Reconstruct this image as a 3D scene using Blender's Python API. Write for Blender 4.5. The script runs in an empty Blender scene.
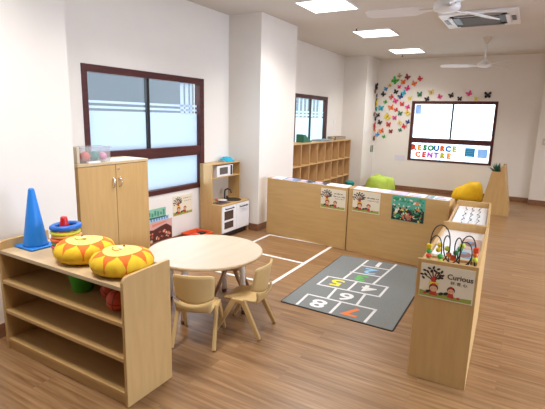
import bpy, bmesh, math, random
from mathutils import Vector, Matrix, Euler
random.seed(7)
R = math.radians
scn = bpy.context.scene
C = scn.collection

# ---------------------------------------------------------------- camera
cam_d = bpy.data.cameras.new('camera')
cam = bpy.data.objects.new('camera', cam_d)
C.objects.link(cam)
yaw, pitch, roll = -0.524069, 0.198967, 0.0258618
Fw = Vector((math.sin(yaw), math.cos(yaw), 0)); Rt = Vector((math.cos(yaw), -math.sin(yaw), 0)); Up = Vector((0, 0, 1))
F2 = Fw * math.cos(pitch) - Up * math.sin(pitch); U2 = Up * math.cos(pitch) + Fw * math.sin(pitch)
R3 = Rt * math.cos(roll) + U2 * math.sin(roll); U3 = -Rt * math.sin(roll) + U2 * math.cos(roll)
m = Matrix((R3, U3, -F2)).transposed().to_4x4()
m.translation = Vector((0, 0, 1.5))
cam.matrix_world = m
cam_d.sensor_width = 36
cam_d.lens = 437.86 / 545 * 36
cam_d.clip_start = 0.05
scn.camera = cam

# ---------------------------------------------------------------- world, lights, exposure
w = bpy.data.worlds.new('sky'); scn.world = w; w.use_nodes = True
bg = w.node_tree.nodes['Background']
bg.inputs[0].default_value = (0.80, 0.91, 1.0, 1); bg.inputs[1].default_value = 3.2
scn.view_settings.view_transform = 'Standard'
scn.view_settings.look = 'None'
scn.view_settings.gamma = 1
scn.view_settings.use_curve_mapping = False
scn.view_settings.exposure = 0.47

def area(name, loc, rot, sx, sy, power, col, spread=math.pi):
    d = bpy.data.lights.new(name, 'AREA'); d.shape = 'RECTANGLE'; d.size = sx; d.size_y = sy
    d.energy = power; d.color = col; d.spread = spread
    o = bpy.data.objects.new(name, d); C.objects.link(o); o.location = loc; o.rotation_euler = rot
    return o
PANELS = [(-2.13, 8.42), (-2.13, 6.57), (-2.13, 4.79), (-2.13, 2.95), (-2.13, 1.1),
          (1.55, 8.0), (1.55, 6.1), (1.55, 4.2), (1.55, 2.3)]
for px, py in PANELS:
    area('ceiling_lamp', (px, py, 2.700), (0, 0, 0), 0.5, 0.5, 15.5, (1.0, 0.955, 0.905), R(130))
area('daylight', (3.40, 3.2, 1.45), (0, R(68), 0), 1.5, 4.4, 105, (0.72, 0.82, 1.0), R(120))
area('daylight', (-3.38, 3.43, 1.25), (0, R(-90), 0), 1.15, 1.5, 7, (0.75, 0.87, 1.0))

# ---------------------------------------------------------------- materials
MATS = {}
def mat(name, col, rough=0.5, metal=0.0, noise=0.0, nscale=20, coat=0.0, spec=0.5, emit=None, bump=0.0):
    if name in MATS: return MATS[name]
    M = bpy.data.materials.new(name); M.use_nodes = True; MATS[name] = M
    nt = M.node_tree; b = nt.nodes['Principled BSDF']
    b.inputs['Base Color'].default_value = (*col, 1); b.inputs['Roughness'].default_value = rough
    b.inputs['Metallic'].default_value = metal; b.inputs['Specular IOR Level'].default_value = spec
    b.inputs['Coat Weight'].default_value = coat
    if emit:
        b.inputs['Emission Color'].default_value = (*emit[0], 1); b.inputs['Emission Strength'].default_value = emit[1]
    tc = nt.nodes.new('ShaderNodeTexCoord'); n = nt.nodes.new('ShaderNodeTexNoise')
    n.inputs['Scale'].default_value = nscale; n.inputs['Detail'].default_value = 3
    nt.links.new(tc.outputs['Object'], n.inputs['Vector'])
    if noise > 0:
        mx = nt.nodes.new('ShaderNodeMix'); mx.data_type = 'RGBA'
        mx.inputs[6].default_value = tuple(c * (1 - noise) for c in col) + (1,)
        mx.inputs[7].default_value = tuple(min(1, c * (1 + noise)) for c in col) + (1,)
        nt.links.new(n.outputs['Fac'], mx.inputs[0]); nt.links.new(mx.outputs[2], b.inputs['Base Color'])
    if bump > 0:
        bp = nt.nodes.new('ShaderNodeBump'); bp.inputs['Strength'].default_value = bump; bp.inputs['Distance'].default_value = 0.01
        nt.links.new(n.outputs['Fac'], bp.inputs['Height']); nt.links.new(bp.outputs[0], b.inputs['Normal'])
    return M

def wood(name, col, dark, axis='z', rough=0.42, s=1.0, contrast=1.0):
    if name in MATS: return MATS[name]
    M = bpy.data.materials.new(name); M.use_nodes = True; MATS[name] = M
    nt = M.node_tree; b = nt.nodes['Principled BSDF']; b.inputs['Roughness'].default_value = rough
    tc = nt.nodes.new('ShaderNodeTexCoord'); mp = nt.nodes.new('ShaderNodeMapping')
    sc = {'x': (1.5, 14, 14), 'y': (14, 1.5, 14), 'z': (14, 14, 1.5)}[axis]
    mp.inputs['Scale'].default_value = [v * s for v in sc]
    n = nt.nodes.new('ShaderNodeTexNoise'); n.inputs['Scale'].default_value = 2.2; n.inputs['Detail'].default_value = 5
    n.inputs['Distortion'].default_value = 0.4
    cr = nt.nodes.new('ShaderNodeValToRGB')
    cr.color_ramp.elements[0].position = 0.3; cr.color_ramp.elements[0].color = (*dark, 1)
    cr.color_ramp.elements[1].position = 0.65; cr.color_ramp.elements[1].color = (*col, 1)
    nt.links.new(tc.outputs['Object'], mp.inputs[0]); nt.links.new(mp.outputs[0], n.inputs['Vector'])
    nt.links.new(n.outputs['Fac'], cr.inputs[0]); nt.links.new(cr.outputs[0], b.inputs['Base Color'])
    return M

WZ = wood('beech_grain_upright', (0.58, 0.37, 0.150), (0.53, 0.33, 0.127), 'z')
WX = wood('beech_grain_long', (0.58, 0.37, 0.150), (0.53, 0.33, 0.127), 'x')
WTOP = wood('pale_maple_top', (0.61, 0.465, 0.28), (0.56, 0.42, 0.245), 'x', 0.4)
WTAB = wood('pale_table_laminate', (0.54, 0.46, 0.35), (0.50, 0.42, 0.315), 'y', 0.38, 0.6)
WDK = wood('cubby_birch', (0.62, 0.39, 0.18), (0.53, 0.32, 0.14), 'z')
EDGE = mat('beech_edge_band', (0.60, 0.40, 0.19), 0.5, noise=0.08)
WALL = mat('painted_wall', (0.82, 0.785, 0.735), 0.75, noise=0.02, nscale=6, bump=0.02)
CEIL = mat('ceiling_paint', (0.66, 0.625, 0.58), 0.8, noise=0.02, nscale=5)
BASE = wood('dark_skirting_wood', (0.28, 0.14, 0.075), (0.20, 0.095, 0.05), 'y', 0.35)
FRAME = wood('mahogany_window_frame', (0.085, 0.014, 0.012), (0.045, 0.008, 0.008), 'y', 0.5)
WHITE = mat('white_plastic', (0.82, 0.82, 0.83), 0.35, noise=0.02)
WPAINT = mat('white_board', (0.86, 0.87, 0.90), 0.3, noise=0.02)
BLACK = mat('black_plastic', (0.02, 0.02, 0.022), 0.35, noise=0.1)
DKMETAL = mat('dark_metal', (0.06, 0.055, 0.055), 0.35, 0.6, noise=0.1)
CHROME = mat('polished_metal', (0.75, 0.74, 0.70), 0.2, 1.0, noise=0.05)
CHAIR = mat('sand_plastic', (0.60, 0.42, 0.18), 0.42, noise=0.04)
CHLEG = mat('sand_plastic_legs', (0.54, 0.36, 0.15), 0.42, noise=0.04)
BLUEP = mat('bright_blue_plastic', (0.015, 0.20, 0.66), 0.4, noise=0.05)
TAPE = mat('white_floor_tape', (0.80, 0.78, 0.76), 0.5, noise=0.03)
CREAM = mat('cream_sign_card', (0.78, 0.70, 0.54), 0.45, noise=0.03)
BROWNINK = mat('brown_print', (0.11, 0.035, 0.02), 0.6, noise=0.1)
BLACKINK = mat('black_print', (0.03, 0.028, 0.02), 0.6, noise=0.1)
GREENINK = mat('leaf_green_print', (0.30, 0.36, 0.06), 0.6, noise=0.2)
REDINK = mat('red_print', (0.50, 0.045, 0.03), 0.6, noise=0.1)
SKIN = mat('skin_tone_print', (0.72, 0.42, 0.24), 0.6, noise=0.05)
YELINK = mat('yellow_print', (0.85, 0.55, 0.06), 0.6, noise=0.05)

def col(name, c, rough=0.5, **k): return mat(name, c, rough, noise=0.05, **k)

# floor: wood look planks running along X
def floor_material():
    M = bpy.data.materials.new('vinyl_plank_floor'); M.use_nodes = True
    nt = M.node_tree; L = nt.links; b = nt.nodes['Principled BSDF']
    tc = nt.nodes.new('ShaderNodeTexCoord')
    br = nt.nodes.new('ShaderNodeTexBrick'); br.inputs['Scale'].default_value = 1.0
    br.inputs['Brick Width'].default_value = 1.1; br.inputs['Row Height'].default_value = 0.135
    br.inputs['Mortar Size'].default_value = 0.0012; br.inputs['Mortar Smooth'].default_value = 0.3
    br.offset = 0.37; br.offset_frequency = 2
    br.inputs['Color1'].default_value = (0.0, 0.0, 0.0, 1); br.inputs['Color2'].default_value = (1, 1, 1, 1)
    br.inputs['Mortar'].default_value = (0.5, 0.5, 0.5, 1)
    L.new(tc.outputs['Object'], br.inputs['Vector'])
    mp = nt.nodes.new('ShaderNodeMapping'); mp.inputs['Scale'].default_value = (0.9, 16, 1)
    sep = nt.nodes.new('ShaderNodeVectorMath'); sep.operation = 'MULTIPLY_ADD'
    comb = nt.nodes.new('ShaderNodeCombineXYZ')
    L.new(br.outputs['Color'], comb.inputs[0]); L.new(br.outputs['Color'], comb.inputs[2])
    L.new(comb.outputs[0], sep.inputs[0]); sep.inputs[1].default_value = (7, 0, 9); L.new(tc.outputs['Object'], sep.inputs[2])
    L.new(sep.outputs[0], mp.inputs[0])
    n = nt.nodes.new('ShaderNodeTexNoise'); n.inputs['Scale'].default_value = 2.0; n.inputs['Detail'].default_value = 6
    n.inputs['Distortion'].default_value = 0.7
    L.new(mp.outputs[0], n.inputs['Vector'])
    cr = nt.nodes.new('ShaderNodeValToRGB')
    cr.color_ramp.elements[0].position = 0.30; cr.color_ramp.elements[0].color = (0.190, 0.093, 0.036, 1)
    cr.color_ramp.elements[1].position = 0.70; cr.color_ramp.elements[1].color = (0.36, 0.21, 0.098, 1)
    L.new(n.outputs['Fac'], cr.inputs[0])
    hv = nt.nodes.new('ShaderNodeHueSaturation')
    ma = nt.nodes.new('ShaderNodeMath'); ma.operation = 'MULTIPLY_ADD'; ma.inputs[1].default_value = 0.13; ma.inputs[2].default_value = 0.93
    L.new(br.outputs['Color'], ma.inputs[0]); L.new(ma.outputs[0], hv.inputs['Value'])
    L.new(cr.outputs[0], hv.inputs['Color'])
    mx = nt.nodes.new('ShaderNodeMix'); mx.data_type = 'RGBA'
    L.new(br.outputs['Fac'], mx.inputs[0]); L.new(hv.outputs[0], mx.inputs[6]); mx.inputs[7].default_value = (0.22, 0.13, 0.075, 1)
    L.new(mx.outputs[2], b.inputs['Base Color'])
    b.inputs['Roughness'].default_value = 0.33
    return M
FLOOR = floor_material()

def film_material(name='frosted_window_film', tint=(0.41, 0.45, 0.52), clear=0.02):        # frosted window film: lets daylight through, scattered
    M = bpy.data.materials.new(name); M.use_nodes = True
    nt = M.node_tree; nt.nodes.clear()
    o = nt.nodes.new('ShaderNodeOutputMaterial'); t = nt.nodes.new('ShaderNodeBsdfTranslucent'); t.inputs[0].default_value = (*tint, 1)
    g = nt.nodes.new('ShaderNodeBsdfDiffuse'); g.inputs[0].default_value = (0.85, 0.9, 0.95, 1)
    tr = nt.nodes.new('ShaderNodeBsdfTransparent'); tr.inputs[0].default_value = (0.95, 0.97, 1, 1)
    a = nt.nodes.new('ShaderNodeMixShader'); a.inputs[0].default_value = 0.10
    c = nt.nodes.new('ShaderNodeMixShader'); c.inputs[0].default_value = clear
    n = nt.nodes.new('ShaderNodeTexNoise'); n.inputs['Scale'].default_value = 300
    nt.links.new(t.outputs[0], a.inputs[1]); nt.links.new(g.outputs[0], a.inputs[2])
    nt.links.new(a.outputs[0], c.inputs[1]); nt.links.new(tr.outputs[0], c.inputs[2]); nt.links.new(c.outputs[0], o.inputs[0])
    return M
FILM = film_material()
FILMW = film_material('white_window_film', (0.9, 0.95, 1.0), 0.3)
def glass_material():
    M = bpy.data.materials.new('clear_window_glass'); M.use_nodes = True
    nt = M.node_tree; nt.nodes.clear()
    o = nt.nodes.new('ShaderNodeOutputMaterial'); tr = nt.nodes.new('ShaderNodeBsdfTransparent'); tr.inputs[0].default_value = (0.93, 0.96, 0.97, 1)
    g = nt.nodes.new('ShaderNodeBsdfGlossy'); g.inputs['Roughness'].default_value = 0.03
    a = nt.nodes.new('ShaderNodeMixShader'); a.inputs[0].default_value = 0.06
    nt.links.new(tr.outputs[0], a.inputs[1]); nt.links.new(g.outputs[0], a.inputs[2]); nt.links.new(a.outputs[0], o.inputs[0])
    return M
GLASS = glass_material()
def clear_plastic():
    M = bpy.data.materials.new('clear_box_plastic'); M.use_nodes = True
    nt = M.node_tree; nt.nodes.clear()
    o = nt.nodes.new('ShaderNodeOutputMaterial'); tr = nt.nodes.new('ShaderNodeBsdfTransparent'); tr.inputs[0].default_value = (0.93, 0.94, 0.95, 1)
    g = nt.nodes.new('ShaderNodeBsdfPrincipled'); g.inputs['Base Color'].default_value = (0.85, 0.86, 0.88, 1); g.inputs['Roughness'].default_value = 0.25
    a = nt.nodes.new('ShaderNodeMixShader'); a.inputs[0].default_value = 0.14
    nt.links.new(tr.outputs[0], a.inputs[1]); nt.links.new(g.outputs[0], a.inputs[2]); nt.links.new(a.outputs[0], o.inputs[0])
    return M
CLEAR = clear_plastic()
LAMP = mat('lamp_diffuser', (0.95, 0.95, 0.95), 0.5, emit=((1.0, 0.98, 0.97), 3.0))

# ---------------------------------------------------------------- mesh helpers
class MB:
    def __init__(s):
        s.v = []; s.f = []; s.m = []; s.sm = []; s.T = Matrix.Identity(4); s.mi = 0; s.smooth = False
    def add(s, verts, faces, smooth=None):
        o = len(s.v)
        s.v += [tuple(s.T @ Vector(p)) for p in verts]
        for f in faces:
            s.f.append([i + o for i in f]); s.m.append(s.mi); s.sm.append(s.smooth if smooth is None else smooth)
        return s
    def box(s, x0, x1, y0, y1, z0, z1):
        v = [(x0,y0,z0),(x1,y0,z0),(x1,y1,z0),(x0,y1,z0),(x0,y0,z1),(x1,y0,z1),(x1,y1,z1),(x0,y1,z1)]
        return s.add(v, [(0,3,2,1),(4,5,6,7),(0,1,5,4),(1,2,6,5),(2,3,7,6),(3,0,4,7)], False)
    def prism(s, pts, d, axis='y', o=0.0):
        """polygon (a,b) extruded from o to o+d along axis"""
        def P(a, b, c): return {'x': (c, a, b), 'y': (a, c, b), 'z': (a, b, c)}[axis]
        n = len(pts)
        v = [P(a, b, o) for a, b in pts] + [P(a, b, o + d) for a, b in pts]
        f = [list(range(n)), list(range(2 * n - 1, n - 1, -1))]
        for i in range(n):
            j = (i + 1) % n; f.append((i, i + n, j + n, j))
        return s.add(v, f, False)
    def lathe(s, prof, n=32, cx=0, cy=0, cap=True, smooth=True):
        v = []; f = []
        for r, z in prof:
            for k in range(n):
                a = 2 * math.pi * k / n; v.append((cx + r * math.cos(a), cy + r * math.sin(a), z))
        for i in range(len(prof) - 1):
            for k in range(n):
                a = i * n + k; b = i * n + (k + 1) % n; f.append((a, b, b + n, a + n))
        if cap:
            f.append(list(range(n - 1, -1, -1))); L = (len(prof) - 1) * n; f.append(list(range(L, L + n)))
        return s.add(v, f, smooth)
    def tube(s, pts, r, n=8, smooth=True, closed=False):
        pts = [Vector(p) for p in pts]; N = len(pts)
        rr = r if isinstance(r, (list, tuple)) else [r] * N
        v = []; f = []; up = Vector((0, 0, 1)); prev = None
        for i, p in enumerate(pts):
            if closed: d = pts[(i + 1) % N] - pts[i - 1]
            else: d = pts[min(i + 1, N - 1)] - pts[max(i - 1, 0)]
            d.normalize()
            if prev is None:
                a = d.cross(up)
                if a.length < 1e-3: a = d.cross(Vector((1, 0, 0)))
            else: a = prev - d * prev.dot(d)
            a.normalize(); prev = a; b = d.cross(a)
            for k in range(n):
                t = 2 * math.pi * k / n; v.append(p + (a * math.cos(t) + b * math.sin(t)) * rr[i])
        for i in range(N if closed else N - 1):
            j = (i + 1) % N
            for k in range(n):
                f.append((i * n + k, i * n + (k + 1) % n, j * n + (k + 1) % n, j * n + k))
        if not closed:
            f.append(list(range(n - 1, -1, -1))); f.append(list(range((N - 1) * n, N * n)))
        return s.add(v, f, smooth)
    def torus(s, cx, cy, cz, Rr, r, n=40, k=10, squash=1.0):
        return s.tube([(cx + Rr * math.cos(2 * math.pi * i / n), cy + Rr * math.sin(2 * math.pi * i / n), cz) for i in range(n)], r, k, True, True)
    def ball(s, c, r, n=20, sq=(1, 1, 1)):
        v = []; f = []; h = n // 2
        v.append((c[0], c[1], c[2] - r * sq[2]))
        for i in range(1, h):
            t = math.pi * i / h - math.pi / 2
            for k in range(n):
                a = 2 * math.pi * k / n
                v.append((c[0] + r * sq[0] * math.cos(t) * math.cos(a), c[1] + r * sq[1] * math.cos(t) * math.sin(a), c[2] + r * sq[2] * math.sin(t)))
        v.append((c[0], c[1], c[2] + r * sq[2]))
        for k in range(n): f.append((0, 1 + (k + 1) % n, 1 + k))
        for i in range(h - 2):
            for k in range(n):
                a = 1 + i * n + k; b = 1 + i * n + (k + 1) % n; f.append((a, b, b + n, a + n))
        L = 1 + (h - 2) * n; T = len(v) - 1
        for k in range(n): f.append((T, L + k, L + (k + 1) % n))
        return s.add(v, f, True)
    def disc(s, u, v_, ru, rv, z, ang=0, n=14):
        """flat printed ellipse in local XY at z"""
        P = []
        for k in range(n):
            a = 2 * math.pi * k / n; x = ru * math.cos(a); y = rv * math.sin(a)
            P.append((u + x * math.cos(ang) - y * math.sin(ang), v_ + x * math.sin(ang) + y * math.cos(ang), z))
        return s.add(P, [list(range(n))], False)
    def poly(s, pts, z=0.0): return s.add([(a, b, z) for a, b in pts], [list(range(len(pts)))], False)
    def line(s, a, b, wd, z=0.0):
        a = Vector(a); b = Vector(b); d = (b - a).normalized(); n = Vector((-d.y, d.x)) * wd / 2
        return s.poly([tuple(a - n), tuple(b - n), tuple(b + n), tuple(a + n)], z)
    def text(s, body, size, x=0, y=0, z=0, off=0.0, ext=0.0):
        cu = bpy.data.curves.new('lettering', 'FONT'); cu.body = body; cu.size = size; cu.offset = off * size; cu.extrude = ext
        cu.align_x = 'CENTER'; cu.align_y = 'CENTER'; cu.resolution_u = 3
        ob = bpy.data.objects.new('lettering', cu); C.objects.link(ob)
        dg = bpy.context.evaluated_depsgraph_get(); me = bpy.data.meshes.new_from_object(ob.evaluated_get(dg))
        s.add([(v.co.x + x, v.co.y + y, v.co.z + z) for v in me.vertices], [list(p.vertices) for p in me.polygons], False)
        bpy.data.objects.remove(ob); bpy.data.meshes.remove(me); bpy.data.curves.remove(cu)
        return s
    def build(s, name, mats, parent=None, bevel=0.0, loc=None, rot=None, seg=2):
        me = bpy.data.meshes.new(name); me.from_pydata(s.v, [], s.f); me.update()
        if not isinstance(mats, (list, tuple)): mats = [mats]
        for M in mats: me.materials.append(M)
        for p, mi, sm in zip(me.polygons, s.m, s.sm): p.material_index = mi; p.use_smooth = sm
        o = bpy.data.objects.new(name, me); C.objects.link(o)
        if parent is not None: o.parent = parent
        if loc: o.location = loc
        if rot: o.rotation_euler = rot
        if bevel > 0:
            b = o.modifiers.new('bevel', 'BEVEL'); b.width = bevel; b.segments = seg; b.limit_method = 'ANGLE'; b.angle_limit = R(40)
        return o

def box(name, M, x0, x1, y0, y1, z0, z1, parent=None, bevel=0.0):
    return MB().box(x0, x1, y0, y1, z0, z1).build(name, M, parent, bevel)
def thing(name, label, cat, loc=(0, 0, 0), rz=0.0, group=None):
    o = bpy.data.objects.new(name, None); C.objects.link(o); o.location = loc; o.rotation_euler = (0, 0, rz)
    o.empty_display_size = 0.1
    return tag(o, label, cat, group)
def tag(o, label, cat, group=None):
    o['label'] = label; o['category'] = cat
    if group: o['group'] = group
    return o
def struct(o): o['kind'] = 'structure'; return o
def copy_tree(o, label=None, parent=None):
    c = o.copy(); C.objects.link(c); c.parent = parent
    if label: c['label'] = label
    for ch in [x for x in scn.objects if x.parent == o]: copy_tree(ch, None, c)
    return c

# ================================================================ ROOM
H = 2.73
XL, XN, XC = -3.463, -2.905, -2.98        # left wall, near pillar face, column face
YB, YF = -3.0, 9.55
XR = 3.5
struct(box('floor', FLOOR, -3.9, XR + 0.2, YB - 0.2, YF + 0.2, -0.06, 0.0))
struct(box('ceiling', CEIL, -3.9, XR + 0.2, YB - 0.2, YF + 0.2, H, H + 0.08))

def wall_with_holes_x(name, x0, x1, y0, y1, holes, M=WALL):
    """wall slab of thickness x0..x1 running in Y with rectangular openings (ya,yb,za,zb)"""
    b = MB(); cur = y0
    for ya, yb, za, zb in holes:
        b.box(x0, x1, cur, ya, 0, H); b.box(x0, x1, ya, yb, 0, za); b.box(x0, x1, ya, yb, zb, H); cur = yb
    b.box(x0, x1, cur, y1, 0, H)
    return struct(b.build(name, M))
W1 = (2.585, 4.262, 0.618, 1.914)
W2 = (6.62, 8.00, 0.70, 1.885)
wall_with_holes_x('wall_left', XL - 0.15, XL, YB, YF + 0.15, [W1, W2])
struct(box('wall_left_near_pillar', WALL, XL - 0.02, XN, YB, 2.065, 0, H))
struct(box('wall_left_column', WALL, XL - 0.02, XC, 4.78, 5.725, 0, H))
struct(box('wall_left_far_column', WALL, XL - 0.02, XC, 8.80, YF + 0.02, 0, H))
WF = (-2.223, -0.61, 0.658, 1.884)
b = MB(); b.box(-3.9, WF[0], YF, YF + 0.15, 0, H); b.box(WF[1], XR + 0.2, YF, YF + 0.15, 0, H)
b.box(WF[0], WF[1], YF, YF + 0.15, 0, WF[2]); b.box(WF[0], WF[1], YF, YF + 0.15, WF[3], H)
struct(b.build('wall_far', WALL))
struct(box('wall_far_right_pillar', WALL, 0.098, 1.1, 9.40, YF + 0.02, 0, H, bevel=0.004))
WR = (1.0, 5.4, 0.7, 2.2)
wall_with_holes_x('wall_right', XR, XR + 0.15, YB, YF, [WR])
struct(box('wall_rear', WALL, -3.9, XR + 0.2, YB - 0.15, YB, 0, H))

def skirt(name, x0, x1, y0, y1):
    return struct(box(name, BASE, x0, x1, y0, y1, 0, 0.095, bevel=0.003))
t = 0.012
skirt('baseboard_left_near_pillar', XN, XN + t, YB, 2.065 + t)
skirt('baseboard_left_near_return', XL + t, XN, 2.065, 2.065 + t)
skirt('baseboard_left', XL, XL + t, 2.08, 4.768)
skirt('baseboard_left_column_front', XL + t, XC, 4.78 - t, 4.78)
skirt('baseboard_left_column_side', XC, XC + t, 4.78 - t, 5.725 + t)
skirt('baseboard_left_far', XL, XL + t, 5.74, 8.788)
skirt('baseboard_left_far_column_front', XL + t, XC, 8.80 - t, 8.80)
skirt('baseboard_left_far_column_side', XC, XC + t, 8.80 - t, YF - t)
skirt('baseboard_far', XC, 0.098, YF - t, YF)
skirt('baseboard_far_right_pillar', 0.098, 1.1, 9.40 - t, 9.40)

# ---------------------------------------------------------------- windows
def window_x(name, x, W, mull, rail, fr=0.055, extra=None, lower_mull=True):
    """window in a wall whose inner face is at x; opening runs in Y"""
    ya, yb, za, zb = W
    root = bpy.data.objects.new(name, None); C.objects.link(root); struct(root)
    x0, x1 = x - 0.075, x + 0.012
    b = MB()
    b.box(x0, x1, ya, ya + fr, za, zb); b.box(x0, x1, yb - fr - 0.02, yb, za, zb)
    b.box(x0, x1, ya + fr, yb - fr - .02, zb - fr - 0.012, zb); b.box(x0, x1, ya + fr, yb - fr - .02, za, za + fr)
    b.box(x0, x1 - 0.004, ya + fr, yb - fr - .02, rail - 0.055, rail + 0.055)
    b.build('window_frame', FRAME, root, 0.004)
    m_ = MB(); m_.box(x0 + 0.02, x1 - 0.03, mull - 0.02, mull + 0.02, rail + 0.055, zb - fr - .012)
    m_.build('mullion', BLACK, root, 0.002)
    return root
root = window_x('window_1', XL, W1, 3.385, 1.075)
y0g, y1g = W1[0] + .05, W1[1] - .07
xg = XL - 0.045
box('glass_pane', GLASS, xg - 0.006, xg, y0g, 3.37, 1.12, 1.855, root)
box('glass_pane', GLASS, xg - 0.006, xg, 3.40, y1g, 1.12, 1.855, root)
box('lower_pane', film_material('pale_blue_window_film', (0.56, 0.61, 0.66), 0.03), xg - 0.006, xg, y0g, y1g, 0.665, 1.03, root)
b = MB(); xf = xg + 0.002
for a, c in ((1.12, 1.508), (1.532, 1.555), (1.580, 1.603)):
    b.add([(xf, y0g, a), (xf, 3.37, a), (xf, 3.37, c), (xf, y0g, c)], [(0, 1, 2, 3)])
b.build('frosted_film', FILM, root)
b = MB()
for a, c in ((1.12, 1.508), (1.532, 1.555), (1.580, 1.603)):
    b.add([(xf, 3.40, a), (xf, y1g, a), (xf, y1g, c), (xf, 3.40, c)], [(0, 1, 2, 3)])
for a, c in ((3.90, 3.955), (3.985, 4.04), (4.07, 4.10)):
    b.add([(xf + .001, a, 1.50), (xf + .001, c, 1.50), (xf + .001, c, 1.85), (xf + .001, a, 1.85)], [(0, 1, 2, 3)])
b.build('frosted_film', FILM, root)

root = window_x('window_2', XL, W2, 7.32, 0.95)
box('glass_pane', GLASS, xg - 0.006, xg, W2[0] + .05, 7.30, 1.0, 1.825, root)
box('glass_pane', GLASS, xg - 0.006, xg, 7.34, W2[1] - .07, 1.0, 1.825, root)
for ya, yb in ((W2[0] + .05, 7.30), (7.34, W2[1] - .07)):
    b = MB()
    for a, c in ((1.0, 1.49), (1.52, 1.545), (1.575, 1.60)):
        b.add([(xf, ya, a), (xf, yb, a), (xf, yb, c), (xf, ya, c)], [(0, 1, 2, 3)])
    yy = ya + 0.05
    while yy < yb - 0.05:
        b.add([(xf + .001, yy, 1.5), (xf + .001, yy + .055, 1.5), (xf + .001, yy + .055, 1.83), (xf + .001, yy, 1.83)], [(0, 1, 2, 3)]); yy += 0.15
    b.build('frosted_film', film_material('pale_green_window_film', (0.55, 0.64, 0.63), 0.03), root)

root = bpy.data.objects.new('window_3', None); C.objects.link(root); struct(root)
xa, xb, za, zb = WF; y0, y1 = YF - 0.012, YF + 0.075; fr = 0.06
b = MB(); b.box(xa, xa + fr, y0, y1, za, zb); b.box(xb - fr + .01, xb, y0, y1, za, zb)
b.box(xa + fr, xb - fr + .01, y0, y1, zb - fr, zb); b.box(xa + fr, xb - fr + .01, y0, y1, za, za + .035); b.box(xa + fr, xb - fr + .01, y0 + .004, y1, 1.035, 1.135)
b.build('window_frame', FRAME, root, 0.004)
MB().box(-1.43, -1.395, y0 + .03, y1 - .02, 1.135, zb - fr).build('mullion', DKMETAL, root, 0.002)
yg = YF + 0.04
box('glass_pane', GLASS, xa + .05, -1.42, yg, yg + .006, 1.13, zb - .055, root)
box('glass_pane', GLASS, -1.405, xb - .045, yg, yg + .006, 1.13, zb - .055, root)
box('lower_pane', FILMW, xa + .05, xb - .045, yg, yg + .006, .69, 1.04, root)
root = bpy.data.objects.new('window_4', None); C.objects.link(root); struct(root)
b = MB(); ya, yb, za, zb = WR
for p in ((ya, ya + .06, za, zb), (yb - .06, yb, za, zb), (ya, yb, za, za + .06), (ya, yb, zb - .06, zb), (3.17, 3.23, za, zb)):
    b.box(XR, XR + .08, *p)
b.build('window_frame', FRAME, root, 0.003)
box('glass_pane', FILM, XR + .04, XR + .046, ya + .05, yb - .05, za + .05, zb - .05, root)

# the walkway wall and posts seen dimly through the clear upper glass
OUT = mat('outside_render', (0.11, 0.12, 0.135), 0.8, noise=0.05, nscale=2)
struct(box('wall_outside', OUT, -7.7, -7.5, 0.0, 20.0, -0.5, 2.42))

# ---------------------------------------------------------------- ceiling panels
near = {(-2.13, 4.79): 'square ceiling light panel cut by the top edge, nearest of the row',
        (-2.13, 6.57): 'square ceiling light panel, middle of the three in the row',
        (-2.13, 8.42): 'square ceiling light panel nearest the far window wall'}
for i, (px, py) in enumerate(PANELS):
    lab = near.get((px, py), ('square ceiling light panel of the window-side row, %s' % ['', '', '', 'over the round table', 'over the near shelf unit'][i]) if i < 5 else 'square ceiling light panel of the right-hand row, %s counted from the far wall' % ['first', 'second', 'third', 'fourth'][i - 5])
    o = thing('ceiling_light', lab, 'ceiling light', (px, py, H), group='square ceiling light panels' if (px, py) in near else 'square ceiling light panels out of view')
    s_ = 0.262
    MB().box(-s_, s_, -s_, s_, -0.012, -0.004).build('diffuser', LAMP, o)
    b = MB()
    for q in ((-s_-.012, s_+.012, -s_-.012, -s_), (-s_-.012, s_+.012, s_, s_+.012), (-s_-.012, -s_, -s_, s_), (s_, s_+.012, -s_, s_)):
        b.box(q[0], q[1], q[2], q[3], -0.014, 0.0)
    b.build('frame', WHITE, o)
for (x, y), lab in (((-2.285, 6.17), 'small dark sprinkler head beside the middle ceiling light'),
                    ((-2.34, 8.93), 'small dark sprinkler head behind the farthest ceiling light')):
    o = thing('sprinkler_head', lab, 'sprinkler', (x, y, H))
    MB().lathe([(0.028, 0), (0.03, -.004), (0.012, -.01)], 16).build('escutcheon', CHROME, o)
    MB().lathe([(0.008, -.008), (0.008, -.03), (0.02, -.033), (0.02, -.037)], 12).build('deflector', DKMETAL, o)

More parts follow.
